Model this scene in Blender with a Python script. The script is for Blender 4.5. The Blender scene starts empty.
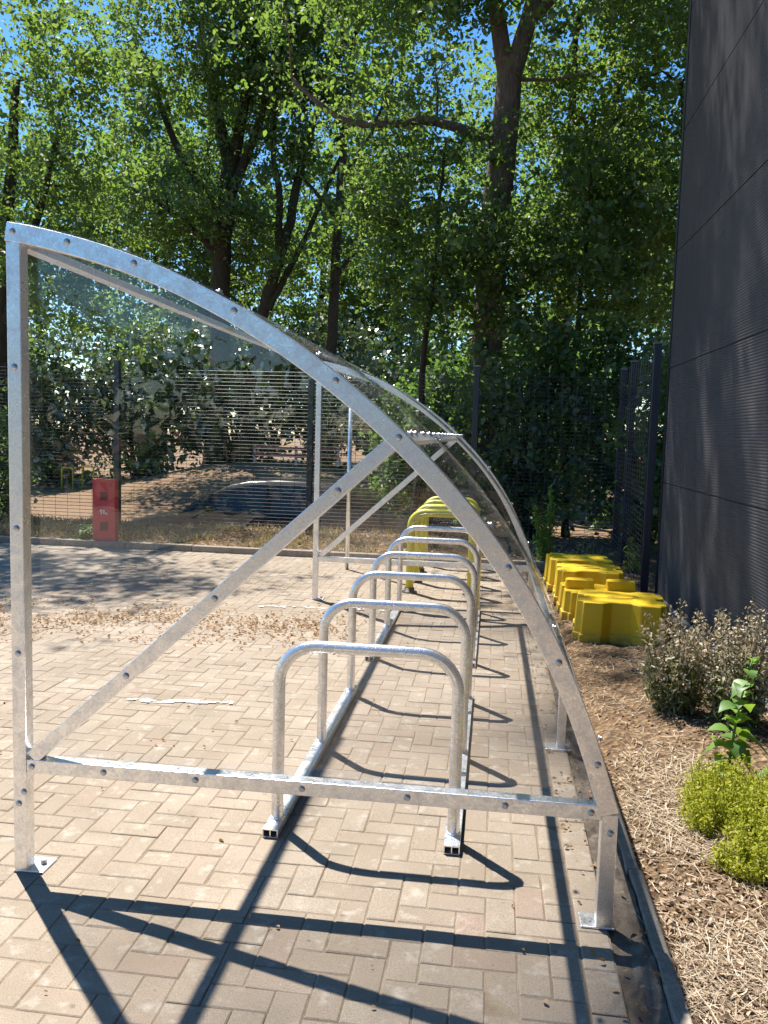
import bpy, bmesh, math, random
import numpy as np
from mathutils import Vector, Matrix
from mathutils import noise as mnoise

random.seed(7)
PI = math.pi
scene = bpy.context.scene
COL = scene.collection

# ------------------------------------------------------------------ camera
cam_d = bpy.data.cameras.new('camera')
cam = bpy.data.objects.new('camera', cam_d)
COL.objects.link(cam)
cam_d.sensor_fit = 'HORIZONTAL'
cam_d.sensor_width = 27.0
cam_d.lens = 27.0 * 828.67 / 768.0
cam_d.clip_start = 0.05
cam_d.clip_end = 900
R_ = Vector((0.99085143, 0.13195324, 0.02831578))
U_ = Vector((-0.04034086, 0.08936848, 0.99518133))
F_ = Vector((-0.12878687, 0.98721913, -0.093874))
m = Matrix((R_, U_, -F_)).transposed().to_4x4()
m.translation = (0, 0, 1.6)
cam.matrix_world = m
scene.camera = cam

# ------------------------------------------------------------------ light
SUN = Vector((-0.39, 0.40, 1.0)).normalized()      # towards the sun
el = math.asin(SUN.z)
az = math.atan2(SUN.x, SUN.y)
w = bpy.data.worlds.new('World')
scene.world = w
w.use_nodes = True
nt = w.node_tree
nt.nodes.clear()
wo = nt.nodes.new('ShaderNodeOutputWorld')
bg = nt.nodes.new('ShaderNodeBackground')
sky = nt.nodes.new('ShaderNodeTexSky')
sky.sky_type = 'NISHITA'
sky.sun_disc = False
sky.sun_elevation = el
sky.sun_rotation = az
sky.air_density = 1.0
sky.dust_density = 0.2
sky.ozone_density = 3.0
hs = nt.nodes.new('ShaderNodeHueSaturation')
hs.inputs['Saturation'].default_value = 1.3
nt.links.new(sky.outputs[0], hs.inputs['Color'])
nt.links.new(hs.outputs[0], bg.inputs[0])
bg.inputs[1].default_value = 0.10
nt.links.new(bg.outputs[0], wo.inputs[0])
sl = bpy.data.lights.new('sun', 'SUN')
sl.energy = 5.0
sl.angle = math.radians(0.53)
sl.color = (1.0, 0.95, 0.88)
so = bpy.data.objects.new('sun', sl)
so.rotation_euler = (-SUN).to_track_quat('-Z', 'Y').to_euler()
so.location = (-20, 20, 50)
COL.objects.link(so)
scene.view_settings.view_transform = 'Standard'
scene.view_settings.look = 'None'
scene.view_settings.exposure = 1.08
scene.view_settings.gamma = 1.0
scene.render.engine = 'CYCLES'
scene.cycles.max_bounces = 10
scene.cycles.transparent_max_bounces = 24
scene.cycles.caustics_reflective = False
scene.cycles.caustics_refractive = False
scene.cycles.use_denoising = True
scene.cycles.sample_clamp_indirect = 6.0

# ------------------------------------------------------------------ material helpers
def new_mat(name):
    mt = bpy.data.materials.new(name)
    mt.use_nodes = True
    t = mt.node_tree
    t.nodes.clear()
    out = t.nodes.new('ShaderNodeOutputMaterial')
    return mt, t, out

class NB:
    """small node builder"""
    def __init__(s, t): s.t = t
    def n(s, typ, **kw):
        nd = s.t.nodes.new(typ)
        for k, v in kw.items():
            if k == 'ins':
                for i, x in v.items():
                    if hasattr(x, 'is_output'): s.t.links.new(x, nd.inputs[i])
                    else: nd.inputs[i].default_value = x
            else: setattr(nd, k, v)
        return nd
    def noise(s, vec, scale, detail=4, rough=0.55, dist=0.0):
        return s.n('ShaderNodeTexNoise', ins={'Vector': vec, 'Scale': scale, 'Detail': detail, 'Roughness': rough, 'Distortion': dist}).outputs[0]
    def ramp(s, fac, stops, interp='LINEAR'):
        nd = s.n('ShaderNodeValToRGB', ins={0: fac})
        cr = nd.color_ramp
        cr.interpolation = interp
        while len(cr.elements) < len(stops): cr.elements.new(0.5)
        for e, (p, c) in zip(cr.elements, stops):
            e.position = p
            e.color = (c[0], c[1], c[2], 1) if not isinstance(c, (int, float)) else (c, c, c, 1)
        return nd.outputs[0]
    def mix(s, fac, a, b, mode='MIX'):
        nd = s.n('ShaderNodeMix', data_type='RGBA', blend_type=mode)
        for i, x in ((0, fac), (6, a), (7, b)):
            if hasattr(x, 'is_output'): s.t.links.new(x, nd.inputs[i])
            elif isinstance(x, (tuple, list)): nd.inputs[i].default_value = (x[0], x[1], x[2], 1)
            else: nd.inputs[i].default_value = x
        return nd.outputs[2]
    def math(s, op, a, b=0.0, c=0.0):
        return s.n('ShaderNodeMath', operation=op, ins={0: a, 1: b, 2: c}).outputs[0]
    def obj(s): return s.n('ShaderNodeTexCoord').outputs['Object']
    def geo(s): return s.n('ShaderNodeNewGeometry').outputs['Position']
    def attr(s, name): return s.n('ShaderNodeAttribute', attribute_name=name).outputs['Fac']
    def bump(s, h, strength, dist):
        return s.n('ShaderNodeBump', ins={'Height': h, 'Strength': strength, 'Distance': dist}).outputs[0]
    def rgb(s, c): return s.n('ShaderNodeRGB').outputs[0]

def principled(b, out, color, rough=0.6, metal=0.0, normal=None, spec=None, coat=None):
    p = b.n('ShaderNodeBsdfPrincipled')
    for k, v in (('Base Color', color), ('Roughness', rough), ('Metallic', metal)):
        if hasattr(v, 'is_output'): b.t.links.new(v, p.inputs[k])
        elif k == 'Base Color': p.inputs[k].default_value = (v[0], v[1], v[2], 1)
        else: p.inputs[k].default_value = v
    if normal is not None: b.t.links.new(normal, p.inputs['Normal'])
    if spec is not None: p.inputs['Specular IOR Level'].default_value = spec
    if coat is not None:
        p.inputs['Coat Weight'].default_value = coat
        p.inputs['Coat Roughness'].default_value = 0.05
    if out is not None: b.t.links.new(p.outputs[0], out.inputs[0])
    return p

M = {}

def mk_paving():
    mt, t, out = new_mat('concrete_block_paving'); b = NB(t); P = b.geo()
    r = b.attr('rnd')
    base = b.ramp(r, [(0, (0.335, 0.268, 0.20)), (0.35, (0.368, 0.30, 0.226)), (0.75, (0.395, 0.327, 0.25)), (0.95, (0.378, 0.298, 0.226)), (1, (0.35, 0.262, 0.198))])
    sp = b.noise(P, 230, 4, 0.8)
    spk = b.ramp(sp, [(0.28, 0.30), (0.45, 0.82), (0.56, 1.0), (0.72, 1.4)])
    c = b.mix(1.0, base, spk, 'MULTIPLY')
    big = b.noise(P, 1.6, 5, 0.6)
    c = b.mix(b.ramp(big, [(0.40, 0.0), (0.66, 0.6)]), c, (0.24, 0.19, 0.135))
    oil = b.noise(P, 0.9, 3, 0.5, 1.2)
    c = b.mix(b.ramp(oil, [(0.66, 0.0), (0.74, 0.35)]), c, (0.13, 0.11, 0.09))
    gr = b.noise(P, 5.5, 5, 0.7)
    c = b.mix(b.ramp(gr, [(0.5, 0.0), (0.72, 0.55)]), c, (0.20, 0.165, 0.125))
    mid = b.noise(P, 11, 4, 0.65)
    c = b.mix(b.ramp(mid, [(0.55, 0.0), (0.72, 0.55)]), c, (0.56, 0.50, 0.42))
    st = b.noise(P, 26, 2, 0.5)
    c = b.mix(b.ramp(st, [(0.70, 0.0), (0.76, 0.55)]), c, (0.12, 0.10, 0.075))
    h = b.math('ADD', b.math('MULTIPLY', sp, 0.5), b.math('MULTIPLY', mid, 0.8))
    principled(b, out, c, 0.92, 0, b.bump(h, 0.55, 0.006), 0.25)
    return mt
M['paving'] = mk_paving()

def mk_simple(name, stops, scale, rough=0.9, bump=0.4, bdist=0.01, scale2=None, spec=0.25, detail=6):
    mt, t, out = new_mat(name); b = NB(t); P = b.geo()
    f = b.noise(P, scale, detail, 0.65)
    c = b.ramp(f, stops)
    if scale2:
        f2 = b.noise(P, scale2, 3, 0.7)
        c = b.mix(1.0, c, b.ramp(f2, [(0.3, 0.55), (0.5, 1.0), (0.7, 1.3)]), 'MULTIPLY')
        f = b.math('ADD', f, b.math('MULTIPLY', f2, 0.4))
    principled(b, out, c, rough, 0, b.bump(f, bump, bdist), spec)
    return mt
M['sand'] = mk_simple('jointing_sand', [(0.3, (0.16, 0.12, 0.08)), (0.5, (0.27, 0.21, 0.145)), (0.7, (0.36, 0.29, 0.205))], 6, scale2=300)
M['asphalt'] = mk_simple('worn_asphalt', [(0.3, (0.085, 0.068, 0.054)), (0.5, (0.15, 0.122, 0.096)), (0.7, (0.28, 0.23, 0.17))], 9, scale2=260, bump=0.7, bdist=0.012)
M['tarmac'] = mk_simple('dusty_tarmac', [(0.3, (0.22, 0.18, 0.135)), (0.55, (0.30, 0.25, 0.19)), (0.8, (0.38, 0.32, 0.25))], 2.2, scale2=240, bump=0.5)
M['concrete'] = mk_simple('edging_concrete', [(0.3, (0.20, 0.17, 0.135)), (0.7, (0.36, 0.31, 0.25))], 14, scale2=220)

def mk_ground():
    mt, t, out = new_mat('leaf_littered_soil'); b = NB(t); P = b.geo()
    n1 = b.noise(P, 1.1, 6, 0.6)
    n2 = b.noise(P, 16, 5, 0.7)
    n3 = b.noise(P, 90, 3, 0.7)
    c = b.ramp(n2, [(0.28, (0.045, 0.030, 0.019)), (0.5, (0.115, 0.076, 0.046)), (0.72, (0.23, 0.165, 0.10))])
    c = b.mix(b.ramp(n1, [(0.35, 0.0), (0.6, 0.6)]), c, (0.24, 0.155, 0.09))
    yb_ = b.n('ShaderNodeSeparateXYZ', ins={0: P}).outputs[1]
    bank = b.n('ShaderNodeMapRange', ins={0: yb_, 1: 12.5, 2: 15.0, 3: 0.0, 4: 0.7}).outputs[0]
    c = b.mix(bank, c, (0.36, 0.235, 0.14))
    v = b.n('ShaderNodeTexVoronoi', ins={'Vector': P, 'Scale': 34, 'Randomness': 1.0})
    vc = b.n('ShaderNodeSeparateColor', ins={0: v.outputs['Color']})
    yy_ = b.n('ShaderNodeSeparateXYZ', ins={0: P}).outputs[1]
    near = b.n('ShaderNodeMapRange', ins={0: yy_, 1: 11.5, 2: 13.5, 3: 1.0, 4: 0.12}).outputs[0]
    c = b.mix(b.math('MULTIPLY', near, b.ramp(vc.outputs[0], [(0.45, 0.0), (0.5, 0.75)])), c, b.ramp(vc.outputs[1], [(0, (0.10, 0.06, 0.032)), (0.5, (0.25, 0.155, 0.08)), (1, (0.36, 0.26, 0.15))]))
    c = b.mix(1.0, c, b.ramp(n3, [(0.3, 0.55), (0.55, 1.0), (0.75, 1.3)]), 'MULTIPLY')
    h = b.math('ADD', n2, b.math('MULTIPLY', v.outputs['Distance'], 1.2))
    principled(b, out, c, 0.95, 0, b.bump(h, 0.8, 0.03), 0.15)
    return mt
M['ground'] = mk_ground()

def mk_galv(name, c0, c1, rough=(0.26, 0.46)):
    mt, t, out = new_mat(name); b = NB(t); P = b.obj()
    v = b.n('ShaderNodeTexVoronoi', ins={'Vector': P, 'Scale': 150, 'Randomness': 1.0})
    vc = b.n('ShaderNodeSeparateColor', ins={0: v.outputs['Color']})
    n1 = b.noise(P, 16, 6, 0.72, 0.4)
    n2 = b.noise(P, 120, 3, 0.6)
    f = b.math('ADD', b.math('MULTIPLY', vc.outputs[0], 0.16), b.math('MULTIPLY', n1, 0.84))
    c = b.ramp(f, [(0.36, c0), (0.62, c1)])
    sc = b.noise(b.n('ShaderNodeMapping', ins={0: P, 3: (4, 4, 40)}).outputs[0], 9, 4, 0.7)
    c = b.mix(b.ramp(sc, [(0.66, 0.0), (0.78, 0.35)]), c, (0.40, 0.40, 0.40))
    ro = b.ramp(f, [(0.36, rough[1]), (0.64, rough[0])])
    principled(b, out, c, ro, 0.92, b.bump(b.math('ADD', n2, n1), 0.22, 0.003))
    return mt
M['galv'] = mk_galv('galvanised_steel', (0.72, 0.73, 0.745), (0.92, 0.925, 0.93))
M['galv_tube'] = mk_galv('galvanised_tube', (0.60, 0.61, 0.62), (0.84, 0.85, 0.86), (0.22, 0.40))
M['bolt'] = mk_galv('zinc_bolt', (0.36, 0.36, 0.37), (0.55, 0.55, 0.56), (0.3, 0.4))

def mk_clear(name, tint, base_r, gloss_rough, dirt):
    mt, t, out = new_mat(name); b = NB(t); P = b.obj()
    fc = b.n('ShaderNodeLayerWeight', ins={0: 0.5}).outputs['Facing']
    fr = b.math('ADD', b.math('MULTIPLY', b.math('POWER', fc, 5.0), 0.95), 0.038)
    n1 = b.noise(P, 2.2, 3, 0.5)
    bn = b.bump(n1, 0.12, 0.02)
    tr = b.n('ShaderNodeBsdfTransparent', ins={0: (*tint, 1)})
    gl = b.n('ShaderNodeBsdfGlossy', ins={0: (1, 1, 1, 1), 1: gloss_rough, 'Normal': bn})
    mx = b.n('ShaderNodeMixShader', ins={0: fr, 1: tr.outputs[0], 2: gl.outputs[0]})
    df = b.n('ShaderNodeBsdfDiffuse', ins={0: (0.75, 0.75, 0.78, 1)})
    d = b.noise(P, 14, 6, 0.75, 0.6)
    dm = b.ramp(d, [(0.52, dirt * 0.3), (0.75, dirt)])
    mx2 = b.n('ShaderNodeMixShader', ins={0: dm, 1: mx.outputs[0], 2: df.outputs[0]})
    t.links.new(mx2.outputs[0], out.inputs[0])
    return mt
M['clear'] = mk_clear('clear_polycarbonate', (0.988, 0.990, 0.992), 0.05, 0.012, 0.0015)
M['clear_roof'] = mk_clear('clear_roof_polycarbonate', (0.975, 0.977, 0.983), 0.05, 0.03, 0.006)

def mk_paint(name, col, rough=0.4, var=0.25, coat=None, bump=0.05, spec=0.5, metal=0.0):
    mt, t, out = new_mat(name); b = NB(t); P = b.obj()
    n1 = b.noise(P, 5, 5, 0.65)
    c = b.mix(1.0, col, b.ramp(n1, [(0.3, 1 - var), (0.7, 1 + var * 0.4)]), 'MULTIPLY')
    principled(b, out, c, rough, metal, b.bump(b.noise(P, 60, 3), bump, 0.004), spec, coat)
    return mt
M['yellow_paint'] = mk_paint('yellow_coated_steel', (0.66, 0.63, 0.04), 0.42, 0.2)
M['fence'] = mk_paint('dark_blue_fence_coating', (0.020, 0.024, 0.040), 0.38, 0.2)
M['wire'] = mk_paint('dark_wire_coating', (0.05, 0.055, 0.065), 0.35, 0.2)
M['red'] = mk_paint('red_marker_plastic', (0.62, 0.05, 0.06), 0.4, 0.15)
M['red_dark'] = mk_paint('dark_red_recess', (0.16, 0.02, 0.025), 0.5, 0.15)
M['dark'] = mk_paint('dark_plastic', (0.018, 0.018, 0.02), 0.5, 0.2)
M['white'] = mk_paint('white_print', (0.66, 0.64, 0.60), 0.6, 0.2)
M['car'] = mk_paint('black_car_paint', (0.004, 0.005, 0.007), 0.3, 0.05, 0.15, 0.0, 0.25)
M['glass'] = mk_paint('dark_car_glass', (0.03, 0.045, 0.05), 0.05, 0.05, None, 0.0, 0.5)
M['tyre'] = mk_paint('tyre_rubber', (0.02, 0.02, 0.02), 0.8)
M['alloy'] = mk_paint('alloy_wheel', (0.5, 0.5, 0.52), 0.3, 0.1, None, 0.02, 0.5, 0.8)
M['lamp'] = mk_paint('headlamp_lens', (0.55, 0.57, 0.6), 0.1, 0.1)
M['redwhite'] = mk_paint('faded_red_rail', (0.42, 0.13, 0.11), 0.6, 0.3)

def mk_barrier():
    mt, t, out = new_mat('yellow_moulded_plastic'); b = NB(t); P = b.obj()
    n1 = b.noise(P, 6, 5, 0.7); n2 = b.noise(P, 45, 3, 0.7)
    c = b.ramp(n1, [(0.25, (0.76, 0.47, 0.012)), (0.6, (0.85, 0.565, 0.02)), (0.8, (0.80, 0.59, 0.09))])
    c = b.mix(b.ramp(n2, [(0.6, 0.0), (0.8, 0.5)]), c, (0.42, 0.29, 0.05))
    z = b.n('ShaderNodeSeparateXYZ', ins={0: P}).outputs[2]
    mud = b.math('MULTIPLY', b.ramp(z, [(0.0, 0.75), (0.09, 0.0)]), b.ramp(n1, [(0.35, 0.2), (0.6, 1.0)]))
    c = b.mix(mud, c, (0.22, 0.15, 0.07))
    p = principled(b, out, c, b.ramp(n1, [(0.3, 0.38), (0.7, 0.6)]), 0, b.bump(n1, 0.12, 0.02), 0.45)
    p.inputs['Subsurface Weight'].default_value = 0.0
    return mt
M['barrier'] = mk_barrier()

def mk_cladding():
    mt, t, out = new_mat('dark_ribbed_cladding'); b = NB(t); P = b.geo()
    n1 = b.noise(P, 0.7, 4, 0.6)
    n2 = b.noise(b.n('ShaderNodeMapping', ins={0: P, 3: (1, 3, 0.25)}).outputs[0], 4, 5, 0.7)
    c = b.mix(b.ramp(n1, [(0.35, 0.0), (0.7, 1.0)]), (0.056, 0.056, 0.062), (0.074, 0.073, 0.078))
    c = b.mix(b.ramp(n2, [(0.5, 0.0), (0.8, 0.35)]), c, (0.11, 0.105, 0.105))
    principled(b, out, c, b.ramp(n2, [(0.3, 0.50), (0.7, 0.66)]), 0.0, b.bump(n1, 0.05, 0.05), 0.28)
    return mt
M['cladding'] = mk_cladding()
M['trim'] = mk_paint('dark_trim_metal', (0.020, 0.020, 0.023), 0.5, 0.2)
M['flash'] = mk_paint('grey_drip_flashing', (0.20, 0.20, 0.21), 0.45, 0.3)

def mk_leaf(name, dark, mid, light, trans, tfac=0.5, rough=0.55, gl=0.045):
    mt, t, out = new_mat(name); b = NB(t)
    r = b.attr('rnd')
    c = b.ramp(r, [(0, dark), (0.5, mid), (1, light)])
    tc = b.ramp(r, [(0, tuple(x * 0.7 for x in trans)), (1, trans)])
    d = b.n('ShaderNodeBsdfDiffuse', ins={0: c})
    tl = b.n('ShaderNodeBsdfTranslucent', ins={0: tc})
    mx = b.n('ShaderNodeMixShader', ins={0: tfac, 1: d.outputs[0], 2: tl.outputs[0]})
    g = b.n('ShaderNodeBsdfGlossy', ins={0: (1, 1, 1, 1), 1: rough})
    mx2 = b.n('ShaderNodeMixShader', ins={0: gl, 1: mx.outputs[0], 2: g.outputs[0]})
    t.links.new(mx2.outputs[0], out.inputs[0])
    return mt
M['leaf_oak'] = mk_leaf('oak_leaf', (0.036, 0.076, 0.020), (0.055, 0.112, 0.026), (0.09, 0.145, 0.034), (0.25, 0.39, 0.055), 0.58)
M['leaf_dark'] = mk_leaf('ivy_leaf', (0.034, 0.078, 0.030), (0.055, 0.115, 0.038), (0.085, 0.15, 0.048), (0.22, 0.38, 0.06), 0.5, 0.5, 0.05)
M['leaf_far'] = mk_leaf('woodland_leaf', (0.036, 0.076, 0.026), (0.055, 0.112, 0.036), (0.085, 0.145, 0.042), (0.24, 0.39, 0.065), 0.58)
M['leaf_pale'] = mk_leaf('glossy_laurel_leaf', (0.05, 0.085, 0.035), (0.08, 0.125, 0.05), (0.13, 0.17, 0.08), (0.15, 0.24, 0.05), 0.35, 0.42, 0.14)
M['leaf_weed'] = mk_leaf('bright_weed_leaf', (0.22, 0.26, 0.02), (0.36, 0.38, 0.03), (0.50, 0.47, 0.07), (0.55, 0.58, 0.05), 0.45, 0.6, 0.02)
M['leaf_nettle'] = mk_leaf('broad_weed_leaf', (0.06, 0.15, 0.025), (0.11, 0.23, 0.035), (0.20, 0.33, 0.06), (0.32, 0.52, 0.05), 0.45, 0.5, 0.04)
M['seed'] = mk_leaf('dry_seed_head', (0.30, 0.235, 0.14), (0.44, 0.36, 0.23), (0.60, 0.51, 0.36), (0.5, 0.42, 0.27), 0.3, 0.6, 0.03)
M['weed_green'] = mk_leaf('dull_weed_leaf', (0.10, 0.13, 0.045), (0.16, 0.185, 0.07), (0.24, 0.24, 0.11), (0.32, 0.36, 0.10), 0.35, 0.5, 0.05)
M['straw'] = mk_leaf('dry_straw', (0.24, 0.175, 0.11), (0.48, 0.38, 0.26), (0.68, 0.58, 0.44), (0.4, 0.28, 0.13), 0.25, 0.6, 0.03)
M['dead_leaf'] = mk_leaf('dead_leaf', (0.20, 0.125, 0.075), (0.40, 0.285, 0.18), (0.60, 0.48, 0.34), (0.42, 0.27, 0.13), 0.3, 0.6, 0.03)
M['fallen'] = mk_leaf('fallen_leaf', (0.26, 0.13, 0.05), (0.45, 0.27, 0.125), (0.60, 0.42, 0.24), (0.5, 0.28, 0.10), 0.3, 0.6, 0.03)
M['dry_grass'] = mk_leaf('dry_grass', (0.16, 0.13, 0.05), (0.32, 0.26, 0.12), (0.46, 0.38, 0.19), (0.35, 0.3, 0.1), 0.35, 0.6, 0.03)

def mk_bark(name, a, c_):
    mt, t, out = new_mat(name); b = NB(t); P = b.geo()
    s = b.n('ShaderNodeMapping', ins={0: P, 3: (1, 1, 0.22)}).outputs[0]
    n = b.noise(s, 22, 6, 0.7)
    c = b.ramp(n, [(0.3, a), (0.7, c_)])
    mo = b.noise(P, 1.2, 4, 0.6)
    c = b.mix(b.ramp(mo, [(0.5, 0.0), (0.75, 0.6)]), c, (0.06, 0.075, 0.035))
    principled(b, out, c, 0.95, 0, b.bump(n, 0.9, 0.04), 0.15)
    return mt
M['bark'] = mk_bark('grey_brown_bark', (0.09, 0.068, 0.056), (0.25, 0.195, 0.165))
M['bark_dark'] = mk_bark('dark_bark', (0.03, 0.024, 0.018), (0.095, 0.075, 0.055))

# ------------------------------------------------------------------ mesh builder
class MB:
    def __init__(s):
        s.v = []; s.f = []; s.sm = []; s.r = []
    def add(s, vs, fs, smooth=False, rnd=0.5):
        o = len(s.v)
        s.v.extend(tuple(x) for x in vs)
        for f in fs:
            s.f.append(tuple(i + o for i in f)); s.sm.append(smooth); s.r.append(rnd)
    def box(s, c, size, rz=0.0, M4=None, rnd=0.5):
        hx, hy, hz = size[0] / 2, size[1] / 2, size[2] / 2
        vs = [Vector((x, y, z)) for x in (-hx, hx) for y in (-hy, hy) for z in (-hz, hz)]
        T = M4 if M4 is not None else Matrix.Translation(c) @ Matrix.Rotation(rz, 4, 'Z')
        s.add([T @ v for v in vs], [(0, 1, 3, 2), (4, 6, 7, 5), (0, 4, 5, 1), (2, 3, 7, 6), (0, 2, 6, 4), (1, 5, 7, 3)], rnd=rnd)
    def box2(s, lo, hi):
        s.box([(a + b_) / 2 for a, b_ in zip(lo, hi)], [b_ - a for a, b_ in zip(lo, hi)])
    def tube(s, path, rad, n=12, caps=True, smooth=True, rnd=0.5):
        path = [Vector(p) for p in path]
        if not hasattr(rad, '__len__'): rad = [rad] * len(path)
        o = len(s.v); prev = None; k = len(path)
        for i, p in enumerate(path):
            d = (path[min(i + 1, k - 1)] - path[max(i - 1, 0)])
            d.normalize()
            if prev is None:
                ref = Vector((0, 0, 1)) if abs(d.z) < 0.9 else Vector((1, 0, 0))
                x = d.cross(ref).normalized()
            else:
                x = prev - d * prev.dot(d)
                x.normalize()
            prev = x; y = d.cross(x)
            for j in range(n):
                a = 2 * PI * j / n
                s.v.append(tuple(p + (x * math.cos(a) + y * math.sin(a)) * rad[i]))
        for i in range(k - 1):
            for j in range(n):
                a = o + i * n + j; b_ = o + i * n + (j + 1) % n
                s.f.append((a, b_, b_ + n, a + n)); s.sm.append(smooth); s.r.append(rnd)
        if caps:
            s.f.append(tuple(o + j for j in reversed(range(n)))); s.sm.append(False); s.r.append(rnd)
            s.f.append(tuple(o + (k - 1) * n + j for j in range(n))); s.sm.append(False); s.r.append(rnd)
    def sweep_xz(s, path, y0, y1, wd, smooth=False):
        """rectangular section swept along a path in the XZ plane, from depth y0 to y1"""
        P = [Vector((p[0], 0, p[1])) for p in path]; o = len(s.v); k = len(P)
        for i, p in enumerate(P):
            d = (P[min(i + 1, k - 1)] - P[max(i - 1, 0)]).normalized()
            nrm = Vector((-d.z, 0, d.x))
            for sg, y in ((1, y0), (-1, y0), (-1, y1), (1, y1)):
                q = p + nrm * sg * wd / 2
                s.v.append((q.x, y, q.z))
        for i in range(k - 1):
            for j in range(4):
                a = o + i * 4 + j; b_ = o + i * 4 + (j + 1) % 4
                s.f.append((a, a + 4, b_ + 4, b_)); s.sm.append(smooth); s.r.append(0.5)
        s.f.append((o, o + 1, o + 2, o + 3)); s.f.append(tuple(o + (k - 1) * 4 + j for j in (3, 2, 1, 0)))
        s.sm += [False, False]; s.r += [0.5, 0.5]
    def prism(s, poly, axis, a, b_, smooth=False):
        """poly in two coordinates, extruded along axis from a to b_"""
        n = len(poly)
        def mk(p, t):
            if axis == 'y': return (p[0], t, p[1])
            if axis == 'z': return (p[0], p[1], t)
            return (t, p[0], p[1])
        vs = [mk(p, a) for p in poly] + [mk(p, b_) for p in poly]
        fs = [tuple(range(n)), tuple(reversed(range(n, 2 * n)))]
        fs += [(i, i + n, (i + 1) % n + n, (i + 1) % n) for i in range(n)]
        s.add(vs, fs, smooth)
    def build(s, name, mat, parent=None, bevel=0.0, seg=2, rnd=False, fix=True):
        me = bpy.data.meshes.new(name)
        me.from_pydata(s.v, [], s.f)
        me.polygons.foreach_set('use_smooth', s.sm)
        if rnd:
            a = me.attributes.new('rnd', 'FLOAT', 'FACE')
            a.data.foreach_set('value', s.r)
        if fix:
            bm = bmesh.new(); bm.from_mesh(me)
            bmesh.ops.recalc_face_normals(bm, faces=bm.faces[:])
            bm.to_mesh(me); bm.free()
        me.materials.append(mat)
        me.update()
        ob = bpy.data.objects.new(name, me)
        COL.objects.link(ob)
        if parent is not None: ob.parent = parent
        if bevel > 0:
            md = ob.modifiers.new('bevel', 'BEVEL')
            md.width = bevel; md.segments = seg; md.limit_method = 'ANGLE'; md.angle_limit = math.radians(40)
        return ob

def fast_mesh(name, verts, nper, mat, parent=None, rnd=None, smooth=False):
    """verts: (n*nper,3) array, one polygon per nper verts"""
    n = len(verts) // nper
    me = bpy.data.meshes.new(name)
    me.vertices.add(n * nper); me.vertices.foreach_set('co', np.ascontiguousarray(verts, dtype=np.float32).ravel())
    me.loops.add(n * nper); me.loops.foreach_set('vertex_index', np.arange(n * nper, dtype=np.int32))
    me.polygons.add(n)
    me.polygons.foreach_set('loop_start', np.arange(0, n * nper, nper, dtype=np.int32))
    me.update(calc_edges=True)
    if rnd is not None:
        a = me.attributes.new('rnd', 'FLOAT', 'FACE'); a.data.foreach_set('value', np.ascontiguousarray(rnd, dtype=np.float32))
    me.materials.append(mat)
    ob = bpy.data.objects.new(name, me); COL.objects.link(ob)
    if parent is not None: ob.parent = parent
    return ob

def tag(o, label=None, cat=None, group=None, kind=None):
    if label: o['label'] = label
    if cat: o['category'] = cat
    if group: o['group'] = group
    if kind: o['kind'] = kind
    return o
def empty(name, loc, label, cat, group=None, rz=0.0):
    o = bpy.data.objects.new(name, None); COL.objects.link(o)
    o.location = loc; o.rotation_euler = (0, 0, rz); o.empty_display_size = 0.2
    return tag(o, label, cat, group)
def copy_tree(o, parent=None):
    c = o.copy(); COL.objects.link(c)
    if parent is not None: c.parent = parent
    for ch in o.children: copy_tree(ch, c)
    return c
def smoothstep(a, b_, x):
    t = min(1, max(0, (x - a) / (b_ - a))); return t * t * (3 - 2 * t)

# ------------------------------------------------------------------ the ground
def hgt(x, y):
    h = -0.045
    if x > 0.6:                                   # planting bed between kerb and cladding
        b_ = smoothstep(0.60, 0.72, x)
        n = mnoise.noise(Vector((x * 3.1, y * 2.3, 0))) * 0.03 + mnoise.noise(Vector((x * 9, y * 8, 4))) * 0.012
        h = -0.045 + b_ * (0.05 + n + 0.03 * smoothstep(0.8, 1.5, x))
    if y > 10.35:                                 # verge in front of the fence
        t = smoothstep(10.35, 10.6, y)
        h = max(h, -0.045 + t * (0.10 + 0.03 * mnoise.noise(Vector((x * 1.7, y * 1.7, 2)))))
    if y > 12.6:                                  # ground drops behind the fence, bank rises farther on
        low = -0.82 * smoothstep(-0.2, -1.6, x) - 0.1
        h = h + (low - h) * smoothstep(12.6, 13.6, y)
        top = 0.42 + 0.25 * mnoise.noise(Vector((x * 0.2, y * 0.2, 7)))
        if x < -8: top -= 0.9 * smoothstep(-8, -15, x)
        h = h + (top - h) * smoothstep(18.6, 25.5, y)
        h += 0.05 * mnoise.noise(Vector((x * 0.9, y * 0.9, 3))) * smoothstep(13, 15, y)
    if y < -1 or x < -6: pass
    return h
def axis_vals(segs):
    out = []
    for a, b_, st in segs:
        k = max(1, int(round((b_ - a) / st)))
        out += [a + (b_ - a) * i / k for i in range(k)]
    out.append(segs[-1][1]); return out
gx = axis_vals([(-300, -40, 40), (-40, -14, 2), (-14, 0.55, 0.6), (0.55, 1.8, 0.045), (1.8, 6, 0.6), (6, 40, 3), (40, 300, 40)])
gy = axis_vals([(-200, -10, 30), (-10, 1.5, 1.5), (1.5, 11, 0.06), (11, 14, 0.2), (14, 28, 0.5), (28, 60, 4), (60, 500, 50)])
gb = MB()
gb.v = [(x, y, hgt(x, y)) for y in gy for x in gx]
nx = len(gx)
for j in range(len(gy) - 1):
    for i in range(nx - 1):
        gb.f.append((j * nx + i, j * nx + i + 1, (j + 1) * nx + i + 1, (j + 1) * nx + i)); gb.sm.append(True); gb.r.append(0.5)
g = gb.build('ground', M['ground'], fix=False); tag(g, kind='structure')

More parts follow.
